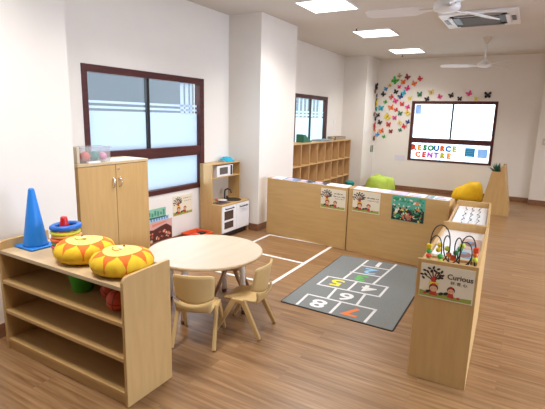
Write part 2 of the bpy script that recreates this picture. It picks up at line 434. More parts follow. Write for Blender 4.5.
# ---------------------------------------------------------------- air conditioner cassette
ac = thing('ceiling_air_conditioner', 'white square cassette air conditioner recessed in the ceiling', 'air conditioner', (-0.70, 6.10, H), R(0))
a_ = 0.42
MB().prism([(-a_, -a_), (a_, -a_), (a_, a_), (-a_, a_)], -0.03, 'z').build('panel', WHITE, ac, 0.01)
g = MB()
for k in range(9): g.box(-.20, .20, -.20 + k * .048, -.20 + k * .048 + .02, -0.042, -0.028)
g.box(-.21, -.20, -.21, .21, -.044, -.028); g.box(.20, .21, -.21, .21, -.044, -.028); g.box(-.2, .2, -.215, -.2, -.044, -.028); g.box(-.2, .2, .2, .215, -.044, -.028)
g.build('intake_grille', mat('grille_brown', (0.16, 0.14, 0.115), .5, noise=.1), ac)
for sx in (-1, 1): box('vent', BLACK, sx * .365 - .022, sx * .365 + .022, -.13, .13, -.035, -.0295, ac)
for k in range(4):
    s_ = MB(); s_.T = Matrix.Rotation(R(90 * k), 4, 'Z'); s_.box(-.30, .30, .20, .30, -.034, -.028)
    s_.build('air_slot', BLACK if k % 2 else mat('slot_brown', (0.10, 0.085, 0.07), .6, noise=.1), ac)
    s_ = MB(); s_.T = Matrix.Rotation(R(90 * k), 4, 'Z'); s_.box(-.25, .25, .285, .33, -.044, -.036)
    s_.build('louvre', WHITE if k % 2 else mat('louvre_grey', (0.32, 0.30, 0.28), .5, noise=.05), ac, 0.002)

# ---------------------------------------------------------------- ceiling fans
FANW = mat('fan_enamel', (0.82, 0.83, 0.85), 0.3, noise=0.02)
FANB = mat('fan_cream', (0.66, 0.58, 0.46), 0.45, noise=0.02)
def make_fan(label, loc, rz):
    f = thing('ceiling_fan', label, 'ceiling fan', loc, rz, 'ceiling fans')
    MB().lathe([(0.062, 0), (0.058, -.012), (0.03, -.075), (0.014, -.085)], 24).build('canopy', FANB, f)
    MB().lathe([(0.010, -.08), (0.010, -.335)], 12).build('downrod', FANW, f)
    MB().lathe([(0.02, -.315), (0.05, -.335), (0.09, -.365), (0.098, -.39), (0.09, -.412), (0.055, -.425), (0.0005, -.428)], 32).build('motor', FANW, f)
    for k in range(3):
        bl = MB(); bl.T = Matrix.Rotation(R(120 * k), 4, 'Z') @ Matrix.Translation((0, 0, -.398)) @ Matrix.Rotation(R(14), 4, 'X')
        bl.prism([(.15, -.04), (.24, -.085), (.58, -.070), (.62, -.04), (.62, .04), (.58, .066), (.24, .062), (.15, .035)], 0.006, 'z')
        bo = bl.build('blade', FANW, f, 0.002)
        ir = MB(); ir.T = Matrix.Rotation(R(120 * k), 4, 'Z') @ Matrix.Translation((0, 0, -.402)) @ Matrix.Rotation(R(14), 4, 'X')
        ir.box(.09, .20, -.018, .018, -.004, .0); ir.build('blade_iron', FANW, bo)
    return f
fan = make_fan('white three-blade ceiling fan hanging near the far window', (-0.738, 7.547, H), R(66))
f2 = copy_tree(fan, 'near white ceiling fan in front of the air conditioner, cut by the top edge')
f2.location = (-0.665, 3.70, H); f2.rotation_euler = (0, 0, R(62))

# ================================================================ LARGE FURNITURE
# ---- display bins (low wooden units)
def make_bin(name, label, loc, rz, L, W=0.31, Hh=0.725, tray=0.66, group='low wooden display bins', tray_mat=WPAINT, bh=None):
    o = thing(name, label, 'display bin', loc, rz, group); q = 0.018
    box('front_panel', WX, q, L - q, 0, q, 0.0, Hh, o, 0.002)
    box('back_panel', WX, q, L - q, W - q, W, 0.0, bh or Hh, o, 0.002)
    box('end_panel', WZ, 0, q, 0, W, 0, Hh + .004, o, 0.002)
    box('end_panel', WZ, L - q, L, 0, W, 0, Hh + .004, o, 0.002)
    box('tray_board', tray_mat, q, L - q, q, W - q, tray - .012, tray, o)
    return o
ang1 = math.atan2(4.652 - 4.785, -1.70 + 2.85)
LU1 = 1.152; LU2 = 1.095
cab1 = make_bin('display_bin', 'low beech display bin with one cream tree sign, beside the column', (-2.85, 4.785, 0), ang1, LU1, W=.18)
ang2 = math.atan2(4.525 - 4.650, 1.09)
cab2 = make_bin('display_bin', 'low beech display bin with a tree sign and a dark floral poster', (-1.694, 4.650, 0), ang2, LU2, W=.18)
st1 = make_bin('display_bin', 'nearest beech bin whose end panel carries the Curious sign', (-0.152, 2.492, 0), R(91.84), 1.085, 0.318, 0.728, 0.672, bh=.69)
st2 = make_bin('display_bin', 'beech bin holding wavy wires on white board, behind the Curious bin', (-0.189, 3.592, 0), R(93.3), 1.085, 0.305, 0.725, 0.672, bh=.69)
box('middle_rail', WX, 0.20, 0.228, 0.018, 0.29, 0.672, 0.70, st1, 0.002)

# ---- signs
def sign_art(w_, h_, title, sub, kids=2, title_size=None):
    """cream board lying in local XY (u to the right, v up), front at +z"""
    b = MB(); mats = [CREAM, BROWNINK, BLACKINK, GREENINK, REDINK, SKIN, YELINK, WPAINT]
    b.mi = 0; b.box(-w_ / 2, w_ / 2, -h_ / 2, h_ / 2, 0, 0.004)
    z = 0.0046
    # ground
    b.mi = 3; b.poly([(-w_ * .49, -h_ * .47), (w_ * .48, -h_ * .47), (w_ * .48, -h_ * .34), (w_ * .2, -h_ * .37), (-w_ * .05, -h_ * .31), (-w_ * .3, -h_ * .34), (-w_ * .49, -h_ * .30)], z)
    # tree
    cx = -w_ * .24; z += .0003
    b.mi = 1
    b.poly([(cx - h_ * .10, -h_ * .32), (cx + h_ * .10, -h_ * .32), (cx + h_ * .055, h_ * .10), (cx - h_ * .05, h_ * .10)], z)
    for a, l in ((42, .24), (60, .30), (78, .32), (100, .33), (125, .32), (150, .30)):
        d = (math.cos(R(a)), math.sin(R(a))); b.line((cx, h_ * .02), (cx + d[0] * h_ * l, h_ * .02 + d[1] * h_ * l), h_ * .034, z)
    b.mi = 2; rnd = random.Random(3)
    for a, l in ((30, .24), (36, .17), (40, .30), (48, .24), (56, .36), (66, .28), (74, .38), (88, .30), (94, .39), (106, .29), (112, .38), (126, .30), (134, .38), (146, .28), (156, .36), (170, .29)):
        x = cx + math.cos(R(a)) * h_ * l; y = h_ * .02 + math.sin(R(a)) * h_ * l
        b.disc(x, y, h_ * .055, h_ * .032, z + .0003, R(a + rnd.uniform(-50, 50)), 8)
    b.mi = 4; b.disc(cx, h_ * .08, h_ * .05, h_ * .08, z + .0004)
    b.mi = 6; b.poly([(cx - h_ * .13, -h_ * .10), (cx + h_ * .14, -h_ * .10), (cx + h_ * .14, -h_ * .01), (cx - h_ * .12, -h_ * .01)], z + .0005)
    # children
    for i, (kx, ky, rr) in enumerate(((cx + h_ * .02, -h_ * .21, .125), (w_ * .10, -h_ * .20, .105))[:kids]):
        b.mi = 4; b.poly([(kx - h_ * rr * .9, ky - h_ * .20), (kx + h_ * rr * .9, ky - h_ * .20), (kx + h_ * rr * .4, ky), (kx - h_ * rr * .4, ky)], z + .0006)
        b.mi = 1; b.disc(kx, ky + h_ * .03, h_ * rr, h_ * rr * .95, z + .0008)
        b.mi = 5; b.disc(kx, ky - h_ * .005, h_ * rr * .82, h_ * rr * .7, z + .0010)
        b.mi = 2
        for sx in (-.35, .35): b.disc(kx + h_ * rr * sx, ky, h_ * .009, h_ * .013, z + .0012, 0, 8)
        b.mi = 4; b.disc(kx, ky + h_ * rr * 1.02, h_ * rr * .5, h_ * rr * .28, z + .0011)
    b.mi = 2
    for x, y in ((-w_ * .08, -h_ * .33), (w_ * .01, -h_ * .30), (-w_ * .33, -h_ * .32)): b.disc(x, y, h_ * .07, h_ * .045, z + .0007, .4)
    b.mi = 4
    for x in (w_ * .12, w_ * .24, -w_ * .38): b.disc(x, -h_ * .38, h_ * .05, h_ * .035, z + .0007)
    b.mi = 2
    rs = random.Random(8)
    for line_, size, x, y, off in title + sub:
        if isinstance(line_, (int, float)):          # print too small to read: a row of tiny strokes, line_ = width
            u = x - line_ / 2
            while u < x + line_ / 2:
                hh = size * rs.choice((.5, .5, .8)); b.poly([(u, y), (u + size * .28, y), (u + size * .28, y + hh), (u, y + hh)], z + .0004); u += size * rs.choice((.42, .42, .8))
        else: b.text(line_, size, x, y, z + .0004, off)
    return b, mats
# Curious sign on the end panel of the near bin
sg, sm = sign_art(0.282, 0.196, [('Curious', 0.041, 0.068, 0.042, 0.016)], [('\u597d. \u5947. \u5fc3.', 0.021, 0.066, 0.008, 0.014)])
so = sg.build('sign', sm, st1); so['label'] = 'cream sign reading Curious with tree and two children'
# local axes of the bin: x along length, so outer end face looks to -x; u (right in view) = -y
so.matrix_local = Matrix(((0, 0, -1, -0.0005), (-1, 0, 0, 0.155), (0, 1, 0, 0.612), (0, 0, 0, 1)))
bd = MB()
for q in ((-.145, .145, .098, .102), (-.145, .145, -.102, -.098), (-.145, -.141, -.098, .098), (.141, .145, -.098, .098)): bd.box(q[0], q[1], q[2], q[3], 0, .005)
bo = bd.build('sign_border', EDGE, st1); bo.matrix_local = so.matrix_local.copy()

def low_sign(parent, cx, cz, title, sub, label):
    sg, sm = sign_art(0.325, 0.235, title, sub)
    so = sg.build('sign', sm, parent); so['label'] = label
    so.matrix_local = Matrix(((1, 0, 0, cx), (0, 0, -1, -0.0005), (0, 1, 0, cz), (0, 0, 0, 1)))
low_sign(cab1, 0.965, 0.575, [(.10, .022, .065, .062, 0), (.14, .022, .080, .030, 0)], [(.11, .015, .085, .006, 0)], 'cream sign with brown tree and three lines of small print')
low_sign(cab2, 0.215, 0.595, [(.18, .020, .065, .045, 0)], [(.12, .014, .080, .018, 0)], 'cream sign with brown tree and two lines of small print')
# colourful garden poster
pb = MB(); pm = [mat('poster_teal', (0.10, 0.42, 0.32), .5, noise=.1), col('poster_green', (0.03, 0.30, 0.12)), col('poster_dark', (0.02, 0.02, 0.02)),
                 col('poster_coral', (0.62, 0.17, 0.11)), col('poster_yellow', (0.75, 0.65, 0.15)), col('poster_cream', (0.75, 0.72, 0.62)), col('poster_orange', (0.70, 0.28, 0.08))]
pb.box(-.175, .175, -.13, .13, 0, .003)
pb.mi = 2; pb.poly([(-.17, -.125), (.17, -.125), (.17, .0), (.09, -.02), (.02, .01), (-.06, -.01), (-.12, .03), (-.17, .02)], .0034)
rnd = random.Random(11)
for k in range(150):
    u = rnd.uniform(-.155, .155); v = rnd.uniform(-.115, .115)
    pb.mi = rnd.choice([1, 1, 0, 3, 4, 5, 2]) if v < .02 else rnd.choice([1, 0, 0, 5, 5, 1])
    pb.disc(u, v, rnd.uniform(.008, .02), rnd.uniform(.004, .011), .0036 + k * .00002, rnd.uniform(0, 3), 9)
pb.mi = 1
for u, v in ((-.13, .095), (-.055, .085)): pb.disc(u, v, .035, .018, .0052)
pb.mi = 6
for u, v, r in ((.085, .075, .026), (.10, .0, .028)): pb.disc(u, v, r, r * .8, .0053)
pb.mi = 3; pb.disc(.01, -.07, .036, .032, .0054); pb.mi = 5; pb.disc(-.12, -.03, .016, .024, .0054); pb.disc(-.01, -.055, .012, .01, .0056)
pb.mi = 1; pb.disc(-.12, -.085, .035, .022, .0053)
po = pb.build('poster', pm, cab2); po['label'] = 'garden picture poster in teal, black and coral'
po.matrix_local = Matrix(((1, 0, 0, 0.685), (0, 0, -1, -0.0005), (0, 1, 0, 0.585), (0, 0, 0, 1)))

# ---- magazines leaning in the two long bins
def magazine(label, parent_loc, rz, lx, w_, col_, tip, dz=0.0, depth=.145, grp='magazines in the long bins'):
    o = thing('magazine', label, 'magazine', parent_loc, rz, grp)
    Mx = Matrix.Translation((lx, 0.024, 0.715 + dz)) @ Matrix.Rotation(R(tip), 4, 'X')
    a = MB(); a.T = Mx; a.box(0, w_, 0, depth, 0, .004); a.build('pages', WPAINT, o)
    a = MB(); a.T = Mx; a.mi = 0; a.box(0, w_, 0, depth, .004, .0055)
    a.mi = 1; a.box(w_ * .12, w_ * .8, depth * .15, depth * .4, .0055, .006); a.mi = 2; a.box(w_ * .15, w_ * .6, depth * .55, depth * .85, .0055, .006)
    a.build('cover', [col_, col('cover_blue_ink', (0.35, 0.45, 0.68)), col('cover_pink_ink', (0.72, 0.52, 0.60))], o)
    # stand on which it leans: block of further pages underneath
    a = MB(); a.box(lx + .01, lx + w_ - .01, .04, .155, 0.66, 0.712); a.build('page_block', WPAINT, o)
CW = col('cover_white', (0.85, 0.86, 0.9)); CB = col('cover_blue', (0.12, 0.22, 0.42)); CK = col('cover_black', (0.03, 0.03, 0.04)); CP = col('cover_lilac', (0.62, 0.55, 0.78)); CT = col('cover_teal', (0.20, 0.45, 0.45)); CPK = col('cover_rose', (0.78, 0.68, 0.72))
P1 = (-2.85, 4.785, 0); P2 = (-1.694, 4.650, 0)
for lx, w_, c_, lab in ((.03, .16, CW, 'white magazine at the column end of the long bin'), (.20, .19, CB, 'dark blue magazine in the bin beside the column'),
                        (.40, .20, CK, 'black covered magazine in the bin beside the column'), (.61, .22, CK, 'black covered magazine above the single tree sign'),
                        (.84, .27, CW, 'white magazine above the single tree sign')):
    magazine(lab, P1, ang1, lx, w_, c_, 5)
for lx, w_, c_, lab in ((.03, .17, CPK, 'pale pink magazine above the left sign of the second bin'), (.21, .22, CW, 'white magazine lying in front of the green bean bag'),
                        (.44, .19, CP, 'lilac magazine between the sign and the floral poster'), (.64, .19, CW, 'white magazine above the left half of the floral poster'),
                        (.84, .06, CT, 'narrow teal booklet above the floral poster'), (.91, .16, CW, 'white magazine at the end nearest the wavy wires')):
    magazine(lab, P2, ang2, lx, w_, c_, 6)

# ---- bead maze standing in the Curious bin
mz = thing('bead_maze', 'bead maze toy with looping black wires and coloured beads', 'toy', (-0.158, 2.515, 0.6725), R(91.84))
box('base', EDGE, 0.02, 0.15, 0.03, 0.275, 0, 0.022, mz, 0.004)
wires = []
def arc_wire(name, pts, r=.0036):
    # smooth through points (Catmull-Rom)
    P = [Vector(p) for p in pts]; out = []
    for i in range(len(P) - 1):
        p0 = P[max(i - 1, 0)]; p1 = P[i]; p2 = P[i + 1]; p3 = P[min(i + 2, len(P) - 1)]
        for k in range(7):
            t_ = k / 7; out.append(0.5 * ((2 * p1) + (-p0 + p2) * t_ + (2 * p0 - 5 * p1 + 4 * p2 - p3) * t_ ** 2 + (-p0 + 3 * p1 - 3 * p2 + p3) * t_ ** 3))
    out.append(P[-1]); wires.append(out)
    return MB().tube(out, r, 6).build(name, BLACK, mz)
def arch(x0, y0, x1, y1, zt, zb=.02, p=.45):
    return [(x0 + (x1 - x0) * (.5 - .5 * math.cos(math.pi * k / 14)), y0 + (y1 - y0) * (.5 - .5 * math.cos(math.pi * k / 14)), zb + (zt - zb) * max(0, math.sin(math.pi * k / 14)) ** p) for k in range(15)]
arc_wire('wire', arch(.12, .275, .12, .165, .235))
arc_wire('wire', arch(.05, .268, .05, .200, .185))
arc_wire('wire', [(.08, .222, .02)] + [(.085 + .012 * math.sin(t_ * .5), .196 - .0100 * t_ - .032 * math.cos(t_), .105 + .078 * math.sin(t_)) for t_ in [k * .45 - 1.2 for k in range(31)]] + [(.09, .062, .02)])
arc_wire('wire', arch(.07, .105, .06, .024, .205))
arc_wire('wire', arch(.13, .12, .13, .045, .15))
BEADC = {'yellow': (0.85, 0.62, 0.03), 'green': (0.06, 0.42, 0.08), 'red': (0.80, 0.09, 0.03), 'lime': (0.55, 0.65, 0.05), 'orange': (0.85, 0.22, 0.03)}
def bead(c, p, r=.013, form='ball'):
    M = col('bead_' + c, BEADC[c], .35)
    b = MB()
    if form == 'ball': b.ball(p, r, 14)
    else: b.box(p[0] - r * .9, p[0] + r * .9, p[1] - r * .9, p[1] + r * .9, p[2] - r * .9, p[2] + r * .9)
    o = b.build('bead', M, mz, 0.003 if form != 'ball' else 0); o['label'] = c + ' bead'
for c, p, fm in (('yellow', (.05, .268, .118), 'b'), ('green', (.05, .268, .090), 'ball'), ('red', (.05, .268, .062), 'ball'), ('green', (.05, .268, .036), 'ball'),
                 ('lime', (.05, .203, .040), 'ball'), ('green', (.05, .205, .068), 'ball'), ('yellow', (.085, .222, .095), 'ball'), ('yellow', (.085, .217, .125), 'ball'), ('lime', (.09, .176, .108), 'ball'),
                 ('orange', (.09, .165, .075), 'ball'), ('red', (.09, .140, .060), 'b'), ('green', (.09, .128, .090), 'ball'), ('green', (.09, .107, .118), 'ball'), ('lime', (.09, .098, .138), 'ball'),
                 ('orange', (.06, .025, .105), 'ball'), ('red', (.06, .025, .132), 'b'), ('lime', (.06, .025, .078), 'ball')):
    bead(c, p, .0155, fm)
# picture books in the Curious bin
for k, (x0, x1, y0_, y1_, c_, lab) in enumerate(((.25, .50, .04, .16, (0.45, 0.52, 0.58), 'grey-blue picture book lying in the Curious bin, right side'),
                                           (.53, .80, .03, .15, (0.62, 0.45, 0.40), 'dusty red picture book lying in the Curious bin, right side'),
                                           (.30, .60, .165, .285, (0.84, 0.85, 0.88), 'white sheet lying in the Curious bin, left side'))):
    o = thing('picture_book', lab, 'book', (-0.152, 2.492, 0.6725), R(91.84))
    box('pages', WPAINT, x0, x1, y0_, y1_, 0.0, .010, o); 
    cv = MB(); cv.box(x0 - .002, x1 + .002, y0_ - .002, y1_ + .002, .010, .012); cv.mi = 1
    if k < 2: cv.T = Matrix.Translation(((x0 + x1) / 2, (y0_ + y1_) / 2, 0)); cv.disc(0, 0, .07, .035, .0124); cv.mi = 2; cv.disc(.04, .01, .03, .02, .0126); cv.disc(-.06, -.02, .02, .02, .0126)
    cv.build('cover', [col('book_cover_%d' % k, c_), col('book_print_dark', (0.25, 0.12, 0.10)), col('book_print_blue', (0.15, 0.3, 0.5))], o)
# wavy wire toy in the second bin
wt = thing('wire_activity_board', 'white board with three wavy black wires and tiny beads', 'toy', (-0.189, 3.592, 0.6725), R(93.3))
box('board', WPAINT, .12, 1.0, .03, .275, 0, .012, wt)
for k, yy in enumerate((.20, .145, .09)):
    pts = [(.20 + .72 * i / 24, yy + .011 * math.sin(i * .9 + k), .016 + .012 * abs(math.sin(i * .45))) for i in range(25)]
    MB().tube(pts, .0022, 6).build('wire', BLACK, wt)
    for i in (3, 9, 14, 22): MB().ball(pts[i], .0055, 10).build('bead', col('bead_dark_%d' % (i % 2), ((0.05, 0.05, 0.2) if i % 2 else (0.25, 0.05, 0.05))), wt)

# ---- near shelf unit
SX0, SX1, SY0, SY1, ST = -2.735, -1.628, 1.380, 1.707, 0.656
sh = thing('shelf_unit', 'open low beech shelf unit with rounded end panels and open tiers', 'shelf', (SX0, SY0, 0))
Ls = SX1 - SX0; Ds = SY1 - SY0; q = .02
def side_prof():
    pts = [(0, 0), (Ds, 0), (Ds, .712)]
    # top slopes from the back (high) down to the rounded front corner
    pts += [(Ds - .006, .718)]
    for k in range(7):
        a = R(92 + k * 88 / 6); pts.append((.038 + .038 * math.cos(a), .672 + .038 * math.sin(a)))
    return pts
for xx in (0, Ls - q):
    MB().prism(side_prof(), q, 'x', xx).build('side_panel', WZ, sh, 0.003)
for z in (ST, .463, .268): 
    o = box('shelf_board', WTOP if z == ST else WX, q, Ls - q, .004, Ds - .012, z - .022, z, sh, 0.002)
box('bottom_board', WX, q, Ls - q, .004, Ds - .012, .052, .074, sh, 0.002)
box('plinth', WX, q, Ls - q, .012, .03, 0, .052, sh, 0.001)
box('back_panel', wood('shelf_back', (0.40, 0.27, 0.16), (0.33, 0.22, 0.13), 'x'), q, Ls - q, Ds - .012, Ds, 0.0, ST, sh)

# ---- tall cupboard
cb = thing('cupboard', 'tall beech two-door cupboard with curved handles, below the window', 'cupboard', (-3.1, 2.232, 0))
cw, cd = 0.753, 0.335   # width along Y, depth towards -X
q = .018
box('carcass', WZ, -cd, -.02, 0, cw, 0.05, 1.055, cb, 0.002)
box('plinth', WZ, -cd, -.05, .01, cw - .01, 0.0, .05, cb)
box('top_board', WTOP, -cd - .003, .004, -.004, cw + .004, 1.055, 1.08, cb, 0.003)
for k, (a, c) in enumerate(((.002, .374), (.379, cw - .002))):
    d = box('door', WZ, -.019, 0, a, c, .055, 1.052, cb, 0.002)
    yh = .345 if k == 0 else .408
    MB().tube([(0, yh, .93), (.02, yh, .925), (.028, yh + (.012 if k else -.012), .895), (.020, yh + (.004 if k else -.004), .86), (.0, yh + (0 if k else 0), .853)], .006, 8).build('handle', CHROME, d)
    MB().ball((.006, yh, .93), .011, 12).build('handle_rose', CHROME, d)
    if k: MB().lathe([(0.010, 0), (0.010, .004)], 14).build('lock', CHROME, d, loc=(0.0, .405, 1.015), rot=(0, R(90), 0))

# ---- clear storage box on the cupboard with toys
bx = thing('storage_box', 'clear plastic storage box full of toys on the cupboard top', 'storage box', (-3.29, 2.305, 1.08))
b = MB(); X, Y, Z = .15, .285, .13; tt = .003
b.box(0, X, 0, Y, 0, tt); b.box(0, tt, 0, Y, tt, Z); b.box(X - tt, X, 0, Y, tt, Z); b.box(tt, X - tt, 0, tt, tt, Z); b.box(tt, X - tt, Y - tt, Y, tt, Z)
b.build('box_body', CLEAR, bx)
b = MB(); b.box(-.008, X + .008, -.008, 0, Z - .012, Z); b.box(-.008, X + .008, Y, Y + .008, Z - .012, Z); b.box(-.008, 0, 0, Y, Z - .012, Z); b.box(X, X + .008, 0, Y, Z - .012, Z)
b.build('rim', CLEAR, bx)
for c_, p, r_, lab in (((0.85, 0.13, 0.06), (.105, .065, .048), .042, 'orange ball'), ((0.03, 0.25, 0.20), (.105, .155, .048), .042, 'dark green ball'), ((0.85, 0.25, 0.42), (.108, .237, .042), .036, 'pink ball'),
                       ((0.80, 0.15, 0.12), (.045, .10, .043), .038, 'red ball'), ((0.75, 0.72, 0.7), (.045, .19, .04), .036, 'white ball')):
    o = MB().ball((-3.29 + p[0], 2.305 + p[1], 1.083 + p[2]), r_, 16).build('toy_ball', col('toyball_%d' % int(c_[0] * 1000 + p[1] * 100), c_, .4))
    tag(o, lab + ' inside the clear storage box on the cupboard', 'ball', 'toy balls in the clear box')
o = MB().box(-3.130, -3.102, 2.34, 2.46, 1.0805, 1.095).build('paper_stack', WPAINT, None, .002); tag(o, 'small white stack of paper in front of the clear storage box', 'paper')
o = MB().box(-3.27, -3.14, 2.262, 2.288, 1.0805, 1.215).build('card_holder', mat('beige_card', (0.62, 0.54, 0.42), .6, noise=.05), None, .004); tag(o, 'beige card holder at the left end of the cupboard top', 'holder')

# ---- toy kitchen
kt = thing('play_kitchen', 'white and wood toy kitchen with microwave, sink and hob', 'toy kitchen', (-3.1, 4.153, 0))
kw, kd = .60, .335
# sides
MB().prism([(-kd, .0), (-.012, .0), (-.012, .41), (-kd, .41)], .014, 'y', 0).build('side_panel', WZ, kt, .002)
MB().prism([(-kd, .0), (-.012, .0), (-.012, .41), (-kd, .41)], .014, 'y', kw - .014).build('side_panel', WZ, kt, .002)
box('cabinet_box', WPAINT, -kd, -.02, .014, kw - .014, .075, .405, kt)
box('plinth', mat('dark_plinth', (0.05, 0.025, 0.02), .6, noise=.1), -kd + .02, -.05, .014, kw - .014, 0, .075, kt)
b = MB()
b.box(-kd, .0, 0, kw, .41, .426); b.build('worktop', WX, kt, .003)
d = box('oven_door', WPAINT, -.018, .0, .008, .30, .078, .405, kt, .003)
box('oven_window', mat('oven_glass', (0.09, 0.055, 0.045), .2, noise=.1), 0, .003, .05, .235, .235, .345, d, .001)
box('oven_window', MATS['oven_glass'], 0, .003, .05, .235, .125, .21, d, .001)
MB().tube([(0, .07, .375), (.02, .075, .375), (.02, .225, .375), (0, .23, .375)], .0075, 8).build('handle', BLACK, d)
d = box('cupboard_door', WPAINT, -.018, .0, .306, kw - .008, .078, .405, kt, .003)
MB().tube([(0, .375, .365), (.02, .38, .362), (.02, .53, .362), (0, .535, .365)], .0075, 8).build('handle', BLACK, d)
hob = box('hob', mat('hob_brown', (0.10, 0.05, 0.045), .3, noise=.1), -.21, -.05, .045, .255, .426, .431, kt, .002)
for yy in (.10, .20): MB().lathe([(0.035, .431), (0.035, .433)], 20, -.13, yy).build('hob_ring', DKMETAL, hob)
snk = MB().lathe([(0.0005, .4265), (0.085, .427), (.105, .430), (.115, .433), (.118, .431), (.118, .426)], 28, -.15, .42, cap=False).build('sink', BLACK, kt)
MB().tube([(-.255, .40, .426), (-.255, .40, .52), (-.248, .40, .548), (-.215, .41, .562), (-.175, .42, .55), (-.165, .422, .51)], .010, 10).build('faucet', DKMETAL, kt)
MB().lathe([(0.016, .426), (0.016, .46)], 12, -.255, .455).build('tap_handle', DKMETAL, kt)
# hutch
hz = .915; hd = .185
for yy in (0, kw - .014): box('hutch_side', WZ, -kd, -kd + hd, yy, yy + .014, .426, hz, kt, .002)
box('hutch_top', WX, -kd, -kd + hd, .014, kw - .014, hz - .014, hz, kt, .002)
box('hutch_shelf', WX, -kd, -kd + hd, .014, kw - .014, .735, .748, kt, .002)
box('hutch_back', mat('hutch_back', (0.58, 0.50, 0.40), .5, noise=.04), -kd - .003, -kd + .002, .014, kw - .014, .426, hz - .014, kt)
mw = box('microwave', WHITE, -kd + .05, -kd + hd - .012, .115, .445, .748, .885, kt, .004)
xf2 = -kd + hd - .012
box('microwave_window', mat('microwave_glass', (0.12, 0.10, 0.09), .25, noise=.15), xf2, xf2 + .003, .17, .335, .775, .86, mw)
box('microwave_handle', BLACK, xf2, xf2 + .016, .395, .412, .757, .877, mw, .003)
o = MB().tube([(-kd + .03, .135, .70), (-kd + .035, .14, .66), (-kd + .035, .155, .585)], [.020, .015, .010], 8).build('utensil', BLACK, kt); o['label'] = 'black hanging utensil'
# blue cap on top of the kitchen
o = thing('toy_hat', 'bright blue crumpled cloth lying on top of the toy kitchen', 'cloth', (-3.36, 4.60, .915))
MB().lathe([(0.10, 0), (0.102, .008), (0.07, .035), (0.045, .055), (0.012, .060), (0.0005, .060)], 20).build('cloth_mound', mat('cyan_cloth', (0.02, 0.38, 0.58), .8, noise=.2, nscale=30, bump=.5), o)
MB().box(-.045, .05, -.13, -.08, 0, .012).build('cloth_flap', mat('brown_cloth', (0.45, 0.28, 0.13), .8, noise=.1), o, .004)
# crockery on the worktop
o = MB().lathe([(0.02, 0), (0.045, .004), (0.058, .014), (0.055, .016), (0.03, .008), (.0005, .007)], 20).build('toy_plate', WHITE, None, loc=(-3.1 - .17, 4.153 + .245, .4315)); tag(o, 'small white toy plate between hob and sink', 'plate')
o = MB().lathe([(0.014, 0), (0.018, .03), (0.015, .031), (.0005, .028)], 14).build('toy_cup', col('rose_plastic', (0.6, 0.22, 0.2)), None, loc=(-3.1 - .25, 4.153 + .22, .4315)); tag(o, 'small rose toy cup at the back of the hob', 'cup')

# ---- cubby shelving along the far left wall
cu = thing('cubby_shelf', 'three-tier beech cubby shelving with open pigeonholes under far window', 'shelf', (-3.18, 5.745, 0))
cl, cdp, ch = 2.915, .265, 1.08; q = .016
box('top_board', WX, -cdp, 0, 0, cl, ch - .02, ch, cu, .002)
box('back_panel', WDK, -cdp - .006, -cdp, 0, cl, 0, ch, cu)
box('base_board', WX, -cdp, 0, 0, cl, 0, .04, cu, .002)
for z in (.365, .715): box('shelf_board', WX, -cdp, 0, 0, cl, z - .018, z, cu, .002)
nC = 9
for k in range(nC + 1):
    y = k * (cl - q) / nC
    for (z0, z1) in ((.04, .347), (.365, .697), (.715, ch - .02)):
        box('divider', WDK, -cdp, -.002, y, y + q, z0, z1, cu)
# things on the cubby
o = thing('desk_tray', 'dark green angled file holder standing on the cubby shelving', 'file holder', (-3.34, 6.62, 1.08))
DG = col('dark_green_plastic', (0.015, 0.13, 0.08))
MB().prism([(0, 0), (.34, 0), (.06, .13), (.0, .13)], .02, 'x', -.06).build('side', DG, o, .002)
MB().prism([(0, 0), (.34, 0), (.06, .13), (.0, .13)], .02, 'x', .06).build('side', DG, o, .002)
box('back', DG, -.04, .06, 0, .012, 0, .135, o); box('floor_plate', DG, -.04, .06, .012, .34, 0, .01, o)
box('paper', WPAINT, -.03, .05, .02, .06, .01, .11, o)
o = box('folded_mat', col('slate_blue_cloth', (0.22, 0.28, 0.34), .8), -3.42, -3.22, 7.25, 7.85, 1.08, 1.105, None, .008); tag(o, 'slate blue folded mat on the cubby shelving', 'mat')
o = thing('shallow_basket', 'shallow brown tray on the far end of the cubby shelving', 'tray', (-3.32, 8.22, 1.08))
BR = mat('tray_brown', (0.30, 0.24, 0.17), .7, noise=.15)
box('floor_plate', BR, -.09, .09, -.25, .25, 0, .008, o)
b = MB(); b.box(-.09, -.08, -.25, .25, .008, .06); b.box(.08, .09, -.25, .25, .008, .06); b.box(-.08, .08, -.25, -.24, .008, .06); b.box(-.08, .08, .24, .25, .008, .06); b.build('rim', BR, o)
o = MB().lathe([(0.025, 0), (0.03, .05), (.02, .06), (.0005, .06)], 14).build('glue_pot', col('amber_plastic', (0.5, 0.3, 0.1)), None, loc=(-3.28, 7.93, 1.08)); tag(o, 'small amber pot on the cubby shelving below the window', 'pot')

# ---- trapezoid stand by the far wall
ts = thing('display_stand', 'tall tapered wooden book stand seen end on, near far wall', 'display stand', (-0.60, 7.9, 0))
MB().prism([(0, 0), (.438, 0), (.30, .80), (.255, .80), (.245, .712), (.125, .712)], .02, 'y', 0).build('end_panel', WZ, ts, .003)
MB().prism([(0, 0), (.438, 0), (.30, .80), (.255, .80), (.245, .712), (.125, .712)], .02, 'y', .62).build('end_panel', WZ, ts, .003)
for (x0, z0, x1, z1) in ((.438 - .012, .0, .30 - .012, .79), (.006, .0, .128, .70)):
    d_ = .010
    MB().prism([(x0 - d_, z0), (x0 + d_, z0), (x1 + d_, z1), (x1 - d_, z1)], .60, 'y', .02).build('sloping_board', WX, ts)
box('tray', WX, .12, .25, .02, .62, .60, .615, ts)
